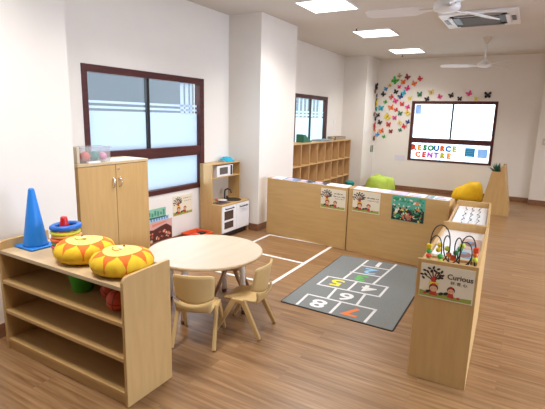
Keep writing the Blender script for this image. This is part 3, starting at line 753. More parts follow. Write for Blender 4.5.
# little potted plant in its top
pp = thing('potted_plant', 'small dark green plant tucked in the top of the tapered stand', 'plant', (-0.60 + .185, 7.99, .615))
MB().lathe([(0.038, 0), (0.05, .09), (0.047, .09), (0.0005, .085)], 16).build('pot', BLACK, pp)
lf = MB(); rnd = random.Random(5)
for k in range(60):
    a = rnd.uniform(0, 6.28); e = rnd.uniform(.3, 1.4); l = rnd.uniform(.08, .17)
    lf.T = Matrix.Translation((rnd.uniform(-.02, .02), rnd.uniform(-.02, .02), .085)) @ Matrix.Rotation(a, 4, 'Z') @ Matrix.Rotation(-e, 4, 'Y')
    lf.add([(0, 0, 0), (l * .5, -.014, .004), (l, 0, 0), (l * .5, .014, .004), (l * .5, 0, -.004)], [(0, 1, 4), (1, 2, 4), (2, 3, 4), (3, 0, 4)])
lf.build('foliage', mat('dark_leaf', (0.03, 0.15, 0.10), .5, noise=.3), pp)
o = MB().box(-.335, -.318, 7.93, 8.12, .70, .83).build('upright_card', WPAINT, None); 
tag(o, 'narrow white card leaning in the top of the tapered stand', 'card'); o.location = (-.018, 0, -.085)

# ---- round table
TZ = .47; TC = (-2.078, 2.573)
tb = thing('round_table', 'round pale wooden children\'s table with white legs', 'table', (TC[0], TC[1], 0))
rt = .443
MB().lathe([(rt - .003, TZ - .022), (rt, TZ - .018), (rt, TZ - .004), (rt - .003, TZ - .001)], 72).build('edge_band', wood('table_edge', (0.60, 0.44, 0.26), (0.52, 0.37, 0.2), 'x'), tb)
MB().lathe([(rt - .004, TZ - .003), (rt - .006, TZ)], 72, smooth=False).build('tabletop', WTAB, tb)
MB().torus(0, 0, TZ - .040, .30, .012, 40, 8).build('under_frame', WHITE, tb)
for a in (-80, 10, 100, 190):
    x, y = .33 * math.cos(R(a)), .33 * math.sin(R(a)); x2, y2 = x * .93, y * .93
    l = MB().tube([(x2, y2, TZ - .022), (x, y, .03)], .022, 16).build('leg', WHITE, tb)
    MB().tube([(x, y, .03), (x, y, .0)], [.023, .019], 16).build('foot_cap', mat('dark_foot_cap', (0.10, 0.05, 0.05), .5, noise=.1), l)

# ---- children's chairs
def make_chair(label, loc, rz):
    """faces +Y locally; origin on the floor under the seat centre"""
    c = thing('child_chair', label, 'chair', loc, rz, 'plastic chairs round the table')
    # seat: dished shell
    nx, ny = 12, 12; W, D = .255, .26; v = []; f = []
    for j in range(ny + 1):
        for i in range(nx + 1):
            u = i / nx * 2 - 1; w_ = j / ny * 2 - 1
            x = u * W / 2 * (1 - .10 * max(0, w_) ** 3) * (1 - .04 * abs(w_) ** 4); y = w_ * D / 2 * (1 - .05 * abs(u) ** 4)
            z = .262 - .012 * (1 - u * u) * (1 - w_ * w_) - .016 * max(0, w_) ** 3 + .004 * (u * u)
            v.append((x, y, z))
    top = len(v); v += [(a * .985, b_ * .985, z - .014) for a, b_, z in v]
    n1 = nx + 1
    for j in range(ny):
        for i in range(nx):
            a = j * n1 + i; f.append((a, a + 1, a + 1 + n1, a + n1)); f.append((top + a, top + a + n1, top + a + 1 + n1, top + a + 1))
    ring = [i for i in range(n1)] + [j * n1 + nx for j in range(1, ny + 1)] + [ny * n1 + i for i in range(nx - 1, -1, -1)] + [j * n1 for j in range(ny - 1, 0, -1)]
    for k in range(len(ring)):
        a, b_ = ring[k], ring[(k + 1) % len(ring)]; f.append((a, top + a, top + b_, b_))
    MB().add(v, f, True).build('seat', CHAIR, c)
    # backrest: curved upright panel
    v = []; f = []; nx, nz = 14, 8
    for side in (0, 1):
        for j in range(nz + 1):
            for i in range(nx + 1):
                u = i / nx * 2 - 1; t_ = j / nz
                wz = .136 + .010 * t_
                z0 = .338 - .030 * (1 - abs(u) ** 2.2); z1 = .508 - .006 * u * u - (.012 if abs(u) > .95 else 0)
                z = z0 + (z1 - z0) * t_
                y = -.125 - .028 * t_ + .030 * (u * u) - .030 * (1 - u * u) * .4 + (0 if side else .0)
                if side: y -= .013
                v.append((u * wz, y, z))
    n1 = nx + 1; N = n1 * (nz + 1)
    for j in range(nz):
        for i in range(nx):
            a = j * n1 + i; f.append((a, a + n1, a + n1 + 1, a + 1)); f.append((N + a, N + a + 1, N + a + n1 + 1, N + a + n1))
    ring = [i for i in range(n1)] + [j * n1 + nx for j in range(1, nz + 1)] + [nz * n1 + i for i in range(nx - 1, -1, -1)] + [j * n1 for j in range(nz - 1, 0, -1)]
    for k in range(len(ring)):
        a, b_ = ring[k], ring[(k + 1) % len(ring)]; f.append((a, b_, N + b_, N + a))
    MB().add(v, f, True).build('backrest', CHAIR, c)
    # lumbar scoop joining seat and back
    v = []; f = []; nx, nz = 12, 6
    for side in (0, 1):
        for j in range(nz + 1):
            for i in range(nx + 1):
                u = i / nx * 2 - 1; t_ = j / nz
                z = .246 + .085 * t_ ** 1.3 - (.03 * (1 - u * u) * t_)
                y = -.118 - .034 * math.sin(t_ * math.pi * .5) + .022 * u * u * t_ - .014 * side
                v.append((u * (.118 + .016 * t_), y, z))
    n1 = nx + 1; N = n1 * (nz + 1)
    for j in range(nz):
        for i in range(nx):
            a = j * n1 + i; f.append((a, a + n1, a + n1 + 1, a + 1)); f.append((N + a, N + a + 1, N + a + n1 + 1, N + a + n1))
    ring = [i for i in range(n1)] + [j * n1 + nx for j in range(1, nz + 1)] + [nz * n1 + i for i in range(nx - 1, -1, -1)] + [j * n1 for j in range(nz - 1, 0, -1)]
    for k in range(len(ring)):
        a, b_ = ring[k], ring[(k + 1) % len(ring)]; f.append((a, b_, N + b_, N + a))
    MB().add(v, f, True).build('lumbar_scoop', CHAIR, c)
    # A-shaped side legs, flat tapered bars
    def bar(p0, p1, w0, w1, th):
        p0 = Vector(p0); p1 = Vector(p1); ax = (p1 - p0).normalized()
        side = Vector((1, 0, 0)); side = (side - ax * side.dot(ax)).normalized(); fw = ax.cross(side)
        b = MB(); v = []
        for p, w_ in ((p0, w0), (p1, w1)):
            for a, c_ in ((-1, -1), (1, -1), (1, 1), (-1, 1)):
                v.append(p + side * a * th / 2 + fw * c_ * w_ / 2)
        b.add(v, [(0, 3, 2, 1), (4, 5, 6, 7), (0, 1, 5, 4), (1, 2, 6, 5), (2, 3, 7, 6), (3, 0, 4, 7)], False)
        return b
    for s in (-1, 1):
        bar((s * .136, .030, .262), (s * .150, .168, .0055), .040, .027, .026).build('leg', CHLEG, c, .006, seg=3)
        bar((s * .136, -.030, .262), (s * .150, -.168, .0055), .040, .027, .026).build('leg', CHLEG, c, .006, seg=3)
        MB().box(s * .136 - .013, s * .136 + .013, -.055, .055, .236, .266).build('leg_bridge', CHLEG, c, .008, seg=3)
    return c
ch1 = make_chair('beige plastic child chair with its back to the viewer, nearest the shelf unit', (-1.794, 2.150, 0), R(24.8))
ch1.scale = (.93, 1, 1)
ch2 = copy_tree(ch1, 'beige plastic child chair seen side on, nearest the hopscotch rug')
ch2.location = (-1.615, 2.455, 0); ch2.rotation_euler = (0, 0, R(90 + 8))
stl = thing('child_stool', 'low brown child stool tucked under the far side of the round table', 'stool', (-2.06, 2.90, 0), R(118))
STM = mat('brown_plastic', (0.30, 0.17, 0.09), .45, noise=.08)
MB().prism([(-.11, -.12), (.11, -.12), (.125, 0), (.11, .12), (-.11, .12), (-.125, 0)], .022, 'z', .245).build('seat', STM, stl, .006)
for sx in (-1, 1):
    for sy in (-1, 1):
        MB().tube([(sx * .10, sy * .035, .25), (sx * .125, sy * .14, .0)], [.017, .012], 10).build('leg', STM, stl)

# ================================================================ TOP OF SHELF UNIT
o = thing('traffic_cone', 'bright blue toy traffic cone standing on the near shelf unit', 'cone', (-2.615, 1.552, ST))
MB().box(-.098, .092, -.084, .088, 0, .014).build('base', BLUEP, o, .012, seg=3)
MB().lathe([(0.074, .014), (0.071, .022), (0.018, .362), (0.013, .372), (0.006, .374), (0.0005, .374)], 32).build('cone_body', BLUEP, o)
RC = [('yellow', (0.75, 0.62, 0.04)), ('pink-red', (0.75, 0.08, 0.14)), ('green', (0.10, 0.45, 0.13)), ('orange-red', (0.72, 0.13, 0.04)), ('pale orange', (0.85, 0.42, 0.12)), ('lime yellow', (0.68, 0.72, 0.05)), ('blue', (0.01, 0.13, 0.55))]
z = ST; rc = (-2.388, 1.612)
names_r = ['bottom ring', 'second ring from the bottom', 'third ring from the bottom', 'middle ring', 'third ring from the top', 'ring just under the blue one', 'thick top ring']
for k, ((nm, c_), wh) in enumerate(zip(RC, names_r)):
    r_ = .0110 if k < 6 else .0165
    z += r_ * (1 if k == 0 else 1)
    b = MB(); b.tube([(.076 * math.cos(2 * math.pi * i / 48), .076 * math.sin(2 * math.pi * i / 48), 0) for i in range(48)], r_, 10, True, True)
    o = b.build('toss_ring', col('ring_' + nm.replace(' ', '_').replace('-', '_'), c_, .4), None, loc=(rc[0] + .003 * math.sin(k * 2), rc[1] + .003 * math.cos(k * 3), z + (.004 if k == 6 else 0)))
    if k == 6: o.rotation_euler = (R(2), R(-2.5), 0)
    tag(o, '%s toss ring, %s of the stack beside the cone' % (nm, wh), 'ring', 'toss rings stacked on the shelf')
    z += r_
o = MB().lathe([(0.048, 0), (0.047, .01), (0.020, .200), (0.018, .21), (0.0005, .21)], 20).build('ring_post', col('red_plastic', (0.60, 0.01, 0.015), .4), None, loc=(rc[0] - .012, rc[1] - .0, ST + .0005)); tag(o, 'red tapered post standing inside the stack of rings', 'post')

# sun cushions
def sun_material():
    M = bpy.data.materials.new('sun_cushion_fabric'); M.use_nodes = True
    nt = M.node_tree; L = nt.links; b = nt.nodes['Principled BSDF']; b.inputs['Roughness'].default_value = .85
    tc = nt.nodes.new('ShaderNodeTexCoord'); sp = nt.nodes.new('ShaderNodeSeparateXYZ'); L.new(tc.outputs['Object'], sp.inputs[0])
    def mth(op, a, b_=None, c_=None):
        n = nt.nodes.new('ShaderNodeMath'); n.operation = op
        for i, v in enumerate((a, b_, c_)):
            if v is None: continue
            if isinstance(v, (int, float)): n.inputs[i].default_value = v
            else: L.new(v, n.inputs[i])
        return n.outputs[0]
    x, y, z = sp.outputs
    r = mth('SQRT', mth('ADD', mth('MULTIPLY', x, x), mth('MULTIPLY', y, y)))
    a = mth('ARCTAN2', y, x)
    saw = mth('PINGPONG', mth('MULTIPLY', mth('ADD', a, 3.14159), 9 / 6.28318 * 2), 1.0)      # 0..1..0 nine times
    edge = mth('ADD', .166, mth('MULTIPLY', saw, -.062))     # ray tips reach out to r=.158
    inray = mth('LESS_THAN', r, edge)
    inface = mth('LESS_THAN', r, .100)
    up = mth('GREATER_THAN', z, .035)
    n = nt.nodes.new('ShaderNodeTexNoise'); n.inputs['Scale'].default_value = 25; L.new(tc.outputs['Object'], n.inputs['Vector'])
    def mixc(f, A, B):
        m_ = nt.nodes.new('ShaderNodeMix'); m_.data_type = 'RGBA'; L.new(f, m_.inputs[0])
        for i, v in ((6, A), (7, B)):
            if isinstance(v, tuple): m_.inputs[i].default_value = (*v, 1)
            else: L.new(v, m_.inputs[i])
        return m_.outputs[2]
    yb = mixc(n.outputs['Fac'], (0.82, 0.46, 0.012), (0.92, 0.64, 0.03))
    c1 = mixc(mth('MULTIPLY', inray, up), yb, (0.85, 0.17, 0.015))
    c2 = mixc(mth('MULTIPLY', inface, up), c1, (0.92, 0.78, 0.20))
    L.new(c2, b.inputs['Base Color'])
    bp = nt.nodes.new('ShaderNodeBump'); bp.inputs['Strength'].default_value = .25; bp.inputs['Distance'].default_value = .01
    L.new(n.outputs['Fac'], bp.inputs['Height']); L.new(bp.outputs[0], b.inputs['Normal'])
    return M
SUN = sun_material()
def cushion(label, loc, rot):
    root = thing('sun_cushion', label, 'cushion', loc, 0, 'round sun cushions on the shelf unit'); root.rotation_euler = rot
    n = 72; prof = [(0.0, 0.0), (.08, .0), (.12, .004), (.146, .018), (.162, .040), (.165, .058), (.160, .078), (.148, .098), (.12, .112), (.105, .117), (.08, .123), (.04, .128), (.0, .129)]
    v = []; f = []
    for i, (r_, z_) in enumerate(prof):
        for k in range(n):
            a = 2 * math.pi * k / n; wv = .0032 * math.sin(a * 18) * (1 if 3 <= i <= 8 else 0) + .003 * math.sin(a * 3 + 1)
            rr = max(r_, .0005) * (1 + (wv / .17)); v.append((rr * math.cos(a), rr * math.sin(a), z_ + (.004 * math.sin(a * 2 + .7) if i > 7 else 0)))
    for i in range(len(prof) - 1):
        for k in range(n): f.append((i * n + k, i * n + (k + 1) % n, (i + 1) * n + (k + 1) % n, (i + 1) * n + k))
    f.append(list(range(n - 1, -1, -1))); f.append(list(range((len(prof) - 1) * n, len(prof) * n)))
    MB().add(v, f, True).build('cover', SUN, root)
    DK = col('stitched_eye', (0.12, 0.05, 0.02), .8)
    for s in (-1, 1): MB().ball((s * .034, .028, .129), .007, 10, (1, 1, .5)).build('eye', DK, root)
    MB().tube([(.045 * math.cos(R(a)), -.012 + .040 * math.sin(R(a)), .131) for a in range(205, 340, 15)], .0022, 6).build('smile', col('stitched_smile', (0.8, 0.12, 0.03), .8), root)
    MB().disc(-.005, -.005, .024, .014, .1325).build('patch', mat('cream_felt', (0.85, 0.80, 0.62), .9, noise=.03), root)
    return root
cushion('round yellow sun cushion lying beside the stack of rings', (-2.155, 1.568, ST), (0, 0, R(20)))
c2 = cushion('round yellow sun cushion nearest the right end panel of the shelf unit', (-1.822, 1.552, ST), (0, 0, R(-15)))

# bucket and balls on the upper tier
o = MB().lathe([(0.055, .0), (0.058, .004), (0.084, .135), (0.089, .137), (0.089, .143), (0.080, .143), (0.053, .01), (0.0005, .008)], 28).build('bucket', col('green_plastic', (0.07, 0.42, 0.03), .4), None, loc=(-2.185, 1.56, .4635)); tag(o, 'green plastic bowl-shaped bucket on the upper tier of the shelf unit', 'bucket')
BALLM = mat('orange_rubber', (0.62, 0.07, 0.02), .55, noise=.1, nscale=60, bump=.1)
def bball(label, loc, r_, rot):
    o = thing('basketball', label, 'ball', loc, 0, 'toy basketballs'); o.rotation_euler = rot
    MB().ball((0, 0, 0), r_, 24).build('ball_skin', BALLM, o)
    b = MB(); 
    ring = lambda f_: [f_(2 * math.pi * i / 40) for i in range(40)]
    b.tube(ring(lambda t_: (r_ * math.cos(t_), r_ * math.sin(t_), 0)), .0018, 6, True, True)
    b.tube(ring(lambda t_: (r_ * math.cos(t_), 0, r_ * math.sin(t_))), .0018, 6, True, True)
    b.tube(ring(lambda t_: (0, r_ * math.cos(t_), r_ * math.sin(t_))), .0018, 6, True, True)
    b.build('seams', BLACK, o)
bball('orange-red toy basketball on the upper tier, farther from the end panel', (-1.948, 1.560, .5155), .052, (.3, .5, .9))
bball('orange-red toy basketball on the upper tier, nearest the end panel', (-1.795, 1.482, .5215), .058, (.1, .15, .4))

# ================================================================ FLOOR ITEMS
def quad_map(u, v):   # rug local (0..1, 0..1) to floor
    A = Vector((-1.614, 2.98)); B = Vector((-.695, 2.973)); Cc = Vector((-1.645, 4.436)); D = Vector((-.715, 4.49))
    return A * (1 - u) * (1 - v) + B * u * (1 - v) + Cc * (1 - u) * v + D * u * v
rug = thing('hopscotch_rug', 'grey rug printed with a white hopscotch grid and numbers', 'rug')
def rug_material():
    M = mat('rug_grey', (0.195, 0.212, 0.215), .9, noise=.12, nscale=90, bump=.3); return M
RUG = rug_material()
P = [quad_map(0, 0), quad_map(1, 0), quad_map(1, 1), quad_map(0, 1)]
MB().prism([tuple(p) for p in P], .007, 'z', .001).build('pile', RUG, rug, .002)
b = MB(); 
for i in range(4):
    a, c = P[i], P[(i + 1) % 4]; d = (c - a).normalized(); n_ = Vector((d.y, -d.x)) * .007
    b.prism([tuple(a), tuple(a + n_), tuple(c + n_), tuple(c)], .006, 'z', 0.0005)
b.build('binding', mat('rug_binding', (0.035, 0.035, 0.04), .8, noise=.1), rug)
LN = mat('rug_white_print', (0.72, 0.73, 0.76), .9, noise=.06, nscale=60)
g = MB(); zz = .0085; wd = .022
def seg(x0, y0, x1, y1): g.line((x0, y0), (x1, y1), wd, zz)
def sk(x, y):  # printed rows tilt a little with the pile
    return y + (x + 1.25) * .12 * min(1, max(0, (y - 3.0) / .9))
xs5 = (-1.51, -1.245, -.97)
def row(xa, xb, ya): seg(xa - wd / 2, sk(xa, ya), xb + wd / 2, sk(xb, ya))
row(-1.49, -.90, 3.235); row(-1.515, -.955, 3.50); row(-1.515, -.955, 3.75); row(-1.375, -1.085, 3.98); row(-1.355, -1.07, 4.225)
seg(-1.475, 2.985, -1.49, sk(-1.49, 3.235)); seg(-1.185, 2.985, -1.19, sk(-1.19, 3.235)); seg(-.905, 2.985, -.90, sk(-.90, 3.235))
seg(-1.315, sk(-1.31, 3.235), -1.335, sk(-1.34, 3.50)); seg(-1.06, sk(-1.06, 3.235), -1.075, sk(-1.08, 3.50))
for x in (-1.515, -1.235, -.955): seg(x, sk(x, 3.50), x, sk(x, 3.75))
seg(-1.37, sk(-1.37, 3.75), -1.35, 4.42); seg(-1.09, sk(-1.09, 3.75), -1.055, 4.46)
g.build('grid_print', LN, rug)
for ch_, x, y, c_ in (('1', -1.21, 4.35, (0.75, 0.76, 0.78)), ('2', -1.22, 4.10, (0.28, 0.55, 0.80)), ('3', -1.235, 3.87, (0.12, 0.45, 0.10)), ('5', -1.385, 3.625, (0.80, 0.70, 0.06)),
                      ('4', -1.09, 3.645, (0.75, 0.76, 0.78)), ('6', -1.195, 3.365, (0.75, 0.76, 0.78)), ('8', -1.335, 3.11, (0.75, 0.76, 0.78)), ('7', -1.05, 3.11, (0.85, 0.22, 0.06))):
    g = MB(); g.T = Matrix.Translation((x, y, .0088)) @ Matrix.Rotation(R(182), 4, 'Z') @ Matrix.Scale(1.25, 4, (1, 0, 0)); g.text(ch_, .215, 0, 0, 0, .022)
    o = g.build('number_print', col('print_%s' % ch_, c_, .9), rug); o['label'] = 'printed number ' + ch_

tp = thing('floor_tape', 'white tape grid stuck to the floor between table and bins', 'tape')
def tline(x0, y0, x1, y1):
    a = Vector((x0, y0)); b_ = Vector((x1, y1)); d = (b_ - a).normalized(); n_ = Vector((-d.y, d.x)) * .018
    MB().prism([tuple(a - n_), tuple(b_ - n_), tuple(b_ + n_), tuple(a + n_)], .0008, 'z', .0004).build('tape_strip', TAPE, tp)
tline(-2.77, 4.715, -1.885, 4.700); tline(-1.885, 4.68, -1.885, 3.29); tline(-2.755, 4.695, -2.74, 3.27)
tline(-2.72, 3.985, -1.905, 3.955); tline(-2.74, 3.25, -1.867, 3.27)

# bean bags
def bean_bag(name_label, loc, rx, ry, h_, M, seed, lean):
    o = thing('bean_bag', name_label, 'bean bag', loc, 0, 'bean bags by the far wall')
    rnd = random.Random(seed); n = 48
    prof = [(0.0, 0), (.80, 0), (.95, .05), (1.0, .18), (1.0, .38), (.96, .58), (.90, .76), (.80, .90), (.62, .985), (.40, 1.0), (.2, .985), (0, .97)]
    ph = [rnd.uniform(0, 6.28) for _ in range(6)]
    def pt(r_, z_, a):
        se = (abs(math.cos(a)) ** 2.8 + abs(math.sin(a)) ** 2.8) ** (-1 / 2.8)
        wv = 1 + .03 * math.sin(3 * a + ph[0]) + .02 * math.sin(5 * a + ph[1] + z_ * 5)
        x = r_ * se * wv * math.cos(a); y = r_ * se * wv * math.sin(a)
        k = 1 + lean * x + .05 * math.sin(x * 5 + ph[2]) + .05 * math.sin(y * 6 + x * 4 + ph[3]) - .10 * math.exp(-((x - .55 * y - .15) / .12) ** 2)
        return (max(x, -2) * rx, y * ry, z_ * h_ * (k if z_ > .1 else 1))
    v = [pt(max(r_, .001), z_, 2 * math.pi * k / n) for r_, z_ in prof for k in range(n)]; f = []
    for i in range(len(prof) - 1):
        for k in range(n): f.append((i * n + k, i * n + (k + 1) % n, (i + 1) * n + (k + 1) % n, (i + 1) * n + k))
    f.append(list(range(n - 1, -1, -1)))
    MB().add(v, f, True).build('bag_body', M, o)
    for a0 in (.75, 2.35, 3.95, 5.5): MB().tube([pt(r_, z_, a0) for r_, z_ in prof[2:9]], .007, 6).build('seam', M, o)
LIME = mat('lime_fabric', (0.42, 0.56, 0.08), .85, noise=.18, nscale=7, bump=.8)
YEL = mat('golden_fabric', (0.85, 0.52, 0.01), .8, noise=.15, nscale=7, bump=.8)
bean_bag('lime green bean bag behind the long bins', (-2.52, 8.70, 0), .29, .24, .37, LIME, 4, .04)
bean_bag('golden yellow bean bag against the wall beside the tapered stand', (-0.93, 9.17, 0), .27, .25, .31, YEL, 9, .30)
# teal tub near the column
o = thing('tub', 'teal plastic tub on the floor beside the cubby shelving', 'tub', (-3.02, 8.28, 0))
TEAL = col('teal_plastic', (0.01, 0.28, 0.25), .4)
MB().lathe([(0.07, 0), (0.09, .22), (0.096, .225), (0.096, .24), (0.086, .24), (0.066, .02), (.0005, .02)], 24).build('tub_body', TEAL, o)
MB().lathe([(0.099, .2405), (0.099, .252), (0.075, .27), (.0005, .274)], 24).build('lid', TEAL, o)
# red tub behind the table
o = thing('toy_tray', 'orange-red plastic tray on the floor against the toy kitchen', 'tray', (-3.20, 3.80, 0), R(0))
RT = mat('orange_red_plastic', (0.75, 0.09, 0.02), .4, noise=.05)
b = MB(); x0, x1, y0_, y1_ = -.20, .05, -.02, .23
v = [(x0 + .03, y0_ + .03, 0), (x1 - .03, y0_ + .03, 0), (x1 - .03, y1_ - .03, 0), (x0 + .03, y1_ - .03, 0), (x0, y0_, .13), (x1, y0_, .13), (x1, y1_, .13), (x0, y1_, .13)]
k_ = .008
vi = [(x0 + .04, y0_ + .04, .01), (x1 - .04, y0_ + .04, .01), (x1 - .04, y1_ - .04, .01), (x0 + .04, y1_ - .04, .01), (x0 + k_, y0_ + k_, .13), (x1 - k_, y0_ + k_, .13), (x1 - k_, y1_ - k_, .13), (x0 + k_, y1_ - k_, .13)]
b.add(v + vi, [(0, 3, 2, 1), (0, 1, 5, 4), (1, 2, 6, 5), (2, 3, 7, 6), (3, 0, 4, 7), (8, 9, 10, 11), (8, 12, 13, 9), (9, 13, 14, 10), (10, 14, 15, 11), (11, 15, 12, 8), (4, 5, 13, 12), (5, 6, 14, 13), (6, 7, 15, 14), (7, 4, 12, 15)])
b.build('tray_body', RT, o, .002)
b = MB(); b.box(x0 - .008, x1 + .008, y0_ - .012, y0_, .118, .132); b.box(x0 - .008, x1 + .008, y1_, y1_ + .012, .118, .132); b.box(x1, x1 + .012, y0_, y1_, .118, .132); b.box(x0 - .012, x0, y0_, y1_, .118, .132)
b.build('rim', RT, o, .003)
for (x, y), c_, lab in (((-3.27, 3.87), (0.75, 0.08, 0.03), 'red toy brick lying in the orange-red tray'), ((-3.26, 3.965), (0.05, 0.02, 0.02), 'dark toy block lying in the orange-red tray')):
    q = MB().box(x - .04, x + .04, y - .035, y + .035, .0105, .125).build('toy_block', col('block_%d' % int(c_[0] * 100), c_), None, .01); tag(q, lab, 'toy')

# ================================================================ WALL ITEMS
def on_left(o, y, z):      # board local XY (u,v) facing +X on the left wall; u increases with +Y
    o.matrix_world = Matrix(((0, 0, 1, XL + .0005), (1, 0, 0, y), (0, 1, 0, z), (0, 0, 0, 1)))
sg, sm = sign_art(0.335, 0.236, [(.14, .014, .075, .075, 0)], [(.12, .012, .080, .04, 0)])
o = sg.build('tree_poster', sm); on_left(o, 3.865, .445); tag(o, 'cream tree poster taped to the wall beside the toy kitchen', 'poster')
pg = MB(); pg.box(-.16, .16, -.055, .055, 0, .003); pg.mi = 1
for k in range(7): pg.box(-.145 + k * .043, -.118 + k * .043, -.03 + .01 * (k % 2), .035 - .012 * (k % 3), .003, .0036)
o = pg.build('banner', [col('mint_paper', (0.25, 0.52, 0.38)), col('mint_ink', (0.06, 0.28, 0.18))]); on_left(o, 3.42, .415); tag(o, 'mint green paper banner on the wall beside the cupboard, upper one', 'poster')
pg = MB(); pg.box(-.19, .19, -.025, .025, 0, .003); pg.mi = 1
for k in range(9): pg.box(-.175 + k * .040, -.150 + k * .040, -.015, .015, .003, .0036)
o = pg.build('banner', [col('sky_paper', (0.48, 0.66, 0.75)), col('blue_ink', (0.12, 0.28, 0.55))]); on_left(o, 3.44, .348); tag(o, 'pale blue paper banner under the mint green one', 'poster')
pg = MB(); pg.box(-.19, .19, -.14, .14, 0, .003)
rnd = random.Random(21)
pg.mi = 1; pg.poly([(-.185, -.135), (.185, -.135), (.185, .04), (.10, .09), (.0, .075), (-.10, .05), (-.185, .06)], .0034)
for k in range(26):
    pg.mi = rnd.choice([2, 3, 4]); pg.disc(rnd.uniform(-.16, .16), rnd.uniform(-.12, .02), rnd.uniform(.008, .022), rnd.uniform(.006, .018), .0037 + k * .00003, 0, 9)
pg.mi = 2; pg.poly([(-.12, .085), (.1, .11), (.1, .125), (-.12, .115)], .0036)
o = pg.build('picture_poster', [col('pink_paper', (0.70, 0.42, 0.38)), col('maroon_print', (0.10, 0.025, 0.02)), col('coral_print', (0.75, 0.25, 0.15)), col('beige_print', (0.7, 0.5, 0.35)), col('brick_print', (0.42, 0.10, 0.06))])
on_left(o, 3.485, .185); tag(o, 'dark red and pink picture poster low on the wall beside the cupboard', 'poster')

# notices, switches
o = MB().box(-2.49, -2.28, YF - .004, YF, .635, .745).build('paper_notice', mat('faint_lilac_paper', (0.70, 0.68, 0.80), .7, noise=.04)); tag(o, 'small pale lilac paper notice low on the far wall', 'notice')
def switch(x, y, z, face, label):
    o = thing('light_switch', label, 'switch', (x, y, z))
    if face == 'x': box('plate', WHITE, 0, .009, -.045, .045, -.045, .045, o, .003); box('rocker', WPAINT, .009, .013, -.015, .015, -.022, .022, o, .001)
    else: box('plate', mat('beige_plate', (0.62, 0.56, 0.46), .5, noise=.03), -.045, .045, -.009, 0, -.06, .06, o, .003); box('rocker', WPAINT, -.015, .015, -.013, -.009, -.022, .022, o, .001)
switch(XL, 8.41, 1.42, 'x', 'white switch plate right of the second window')
switch(XC, 8.98, 1.262, 'x', 'white switch plate on the far column')
switch(0.235, 9.40, 1.167, 'y', 'beige switch plate on the pillar at the right edge')
o = thing('striped_tag', 'small striped green and black hanging strip on the far column', 'tag', (XC, 9.42, .86))
box('backing', col('pale_tag', (0.5, 0.52, 0.42)), 0, .004, -.10, .10, -.075, .075, o)
for k, c_ in enumerate(((0.05, 0.10, 0.06), (0.25, 0.35, 0.15), (0.04, 0.06, 0.08))): box('stripe', col('tag_stripe_%d' % k, c_), .004, .006, -.085 + k * .062, -.05 + k * .062, -.07, .07, o)

# window lettering
def backlit(name, c):
    if name in MATS: return MATS[name]
    M = mat(name, c, .7, noise=.03); nt = M.node_tree; b = nt.nodes['Principled BSDF']; o = nt.nodes['Material Output']
    t_ = nt.nodes.new('ShaderNodeBsdfTranslucent'); t_.inputs[0].default_value = (*c, 1)
    x = nt.nodes.new('ShaderNodeMixShader'); x.inputs[0].default_value = .35
    nt.links.new(b.outputs[0], x.inputs[1]); nt.links.new(t_.outputs[0], x.inputs[2]); nt.links.new(x.outputs[0], o.inputs[0])
    return M
LCOL = {'red': (0.80, 0.10, 0.03), 'golden': (0.90, 0.48, 0.06), 'green': (0.02, 0.40, 0.10), 'blue': (0.02, 0.25, 0.70), 'orange': (0.90, 0.26, 0.04), 'yellow': (0.72, 0.68, 0.06), 'magenta': (0.75, 0.22, 0.70), 'purple': (0.50, 0.30, 0.75)}
def letter(ch_, x, z, c_, word, where):
    b = MB(); b.text(ch_, .145, 0, 0, 0, .085, .0025)
    o = b.build('paper_letter', backlit('letter_' + c_, LCOL[c_]), None, loc=(x, YF + .033, z), rot=(R(90), 0, 0))
    tag(o, '%s paper letter %s, %s of the word %s on the far window' % (c_, ch_, where, word), 'letter', 'coloured letters on the far window')
orders = ['first letter', 'second letter', 'third letter', 'fourth letter', 'fifth letter', 'sixth letter', 'seventh letter', 'eighth letter']
for i, (ch_, c_) in enumerate(zip('RESOURCE', ('red', 'golden', 'green', 'green', 'blue', 'orange', 'blue', 'yellow'))):
    letter(ch_, -2.115 + i * .1145, .928, c_, 'RESOURCE', orders[i])
for i, (ch_, c_) in enumerate(zip('CENTRE', ('orange', 'red', 'magenta', 'purple', 'yellow', 'golden'))):
    letter(ch_, -2.02 + i * .123, .785, c_, 'CENTRE', orders[i])
b = MB(); b.box(-1.11, -.925, YF + .034, YF + .038, .80, .975); b.mi = 1
for k in range(4): b.box(-1.085, -.955, YF + .0332, YF + .034, .825 + k * .036, .838 + k * .036)
o = b.build('window_poster', [backlit('cyan_poster', (0.02, 0.42, 0.66)), backlit('pale_cyan_print', (0.35, 0.70, 0.85))]); tag(o, 'cyan poster in the lower far window pane', 'poster')
o = MB().box(-.875, -.70, YF + .034, YF + .038, .79, .965).build('window_poster', backlit('pale_blue_poster', (0.50, 0.72, 0.92))); tag(o, 'pale blue poster in the lower far window pane, right corner', 'poster')
o = MB().box(-2.145, -2.03, YF + .034, YF + .038, 1.62, 1.81).build('window_sticker', backlit('light_blue_sticker', (0.50, 0.68, 0.92))); tag(o, 'light blue sheet in the upper left corner of the far window', 'sticker')

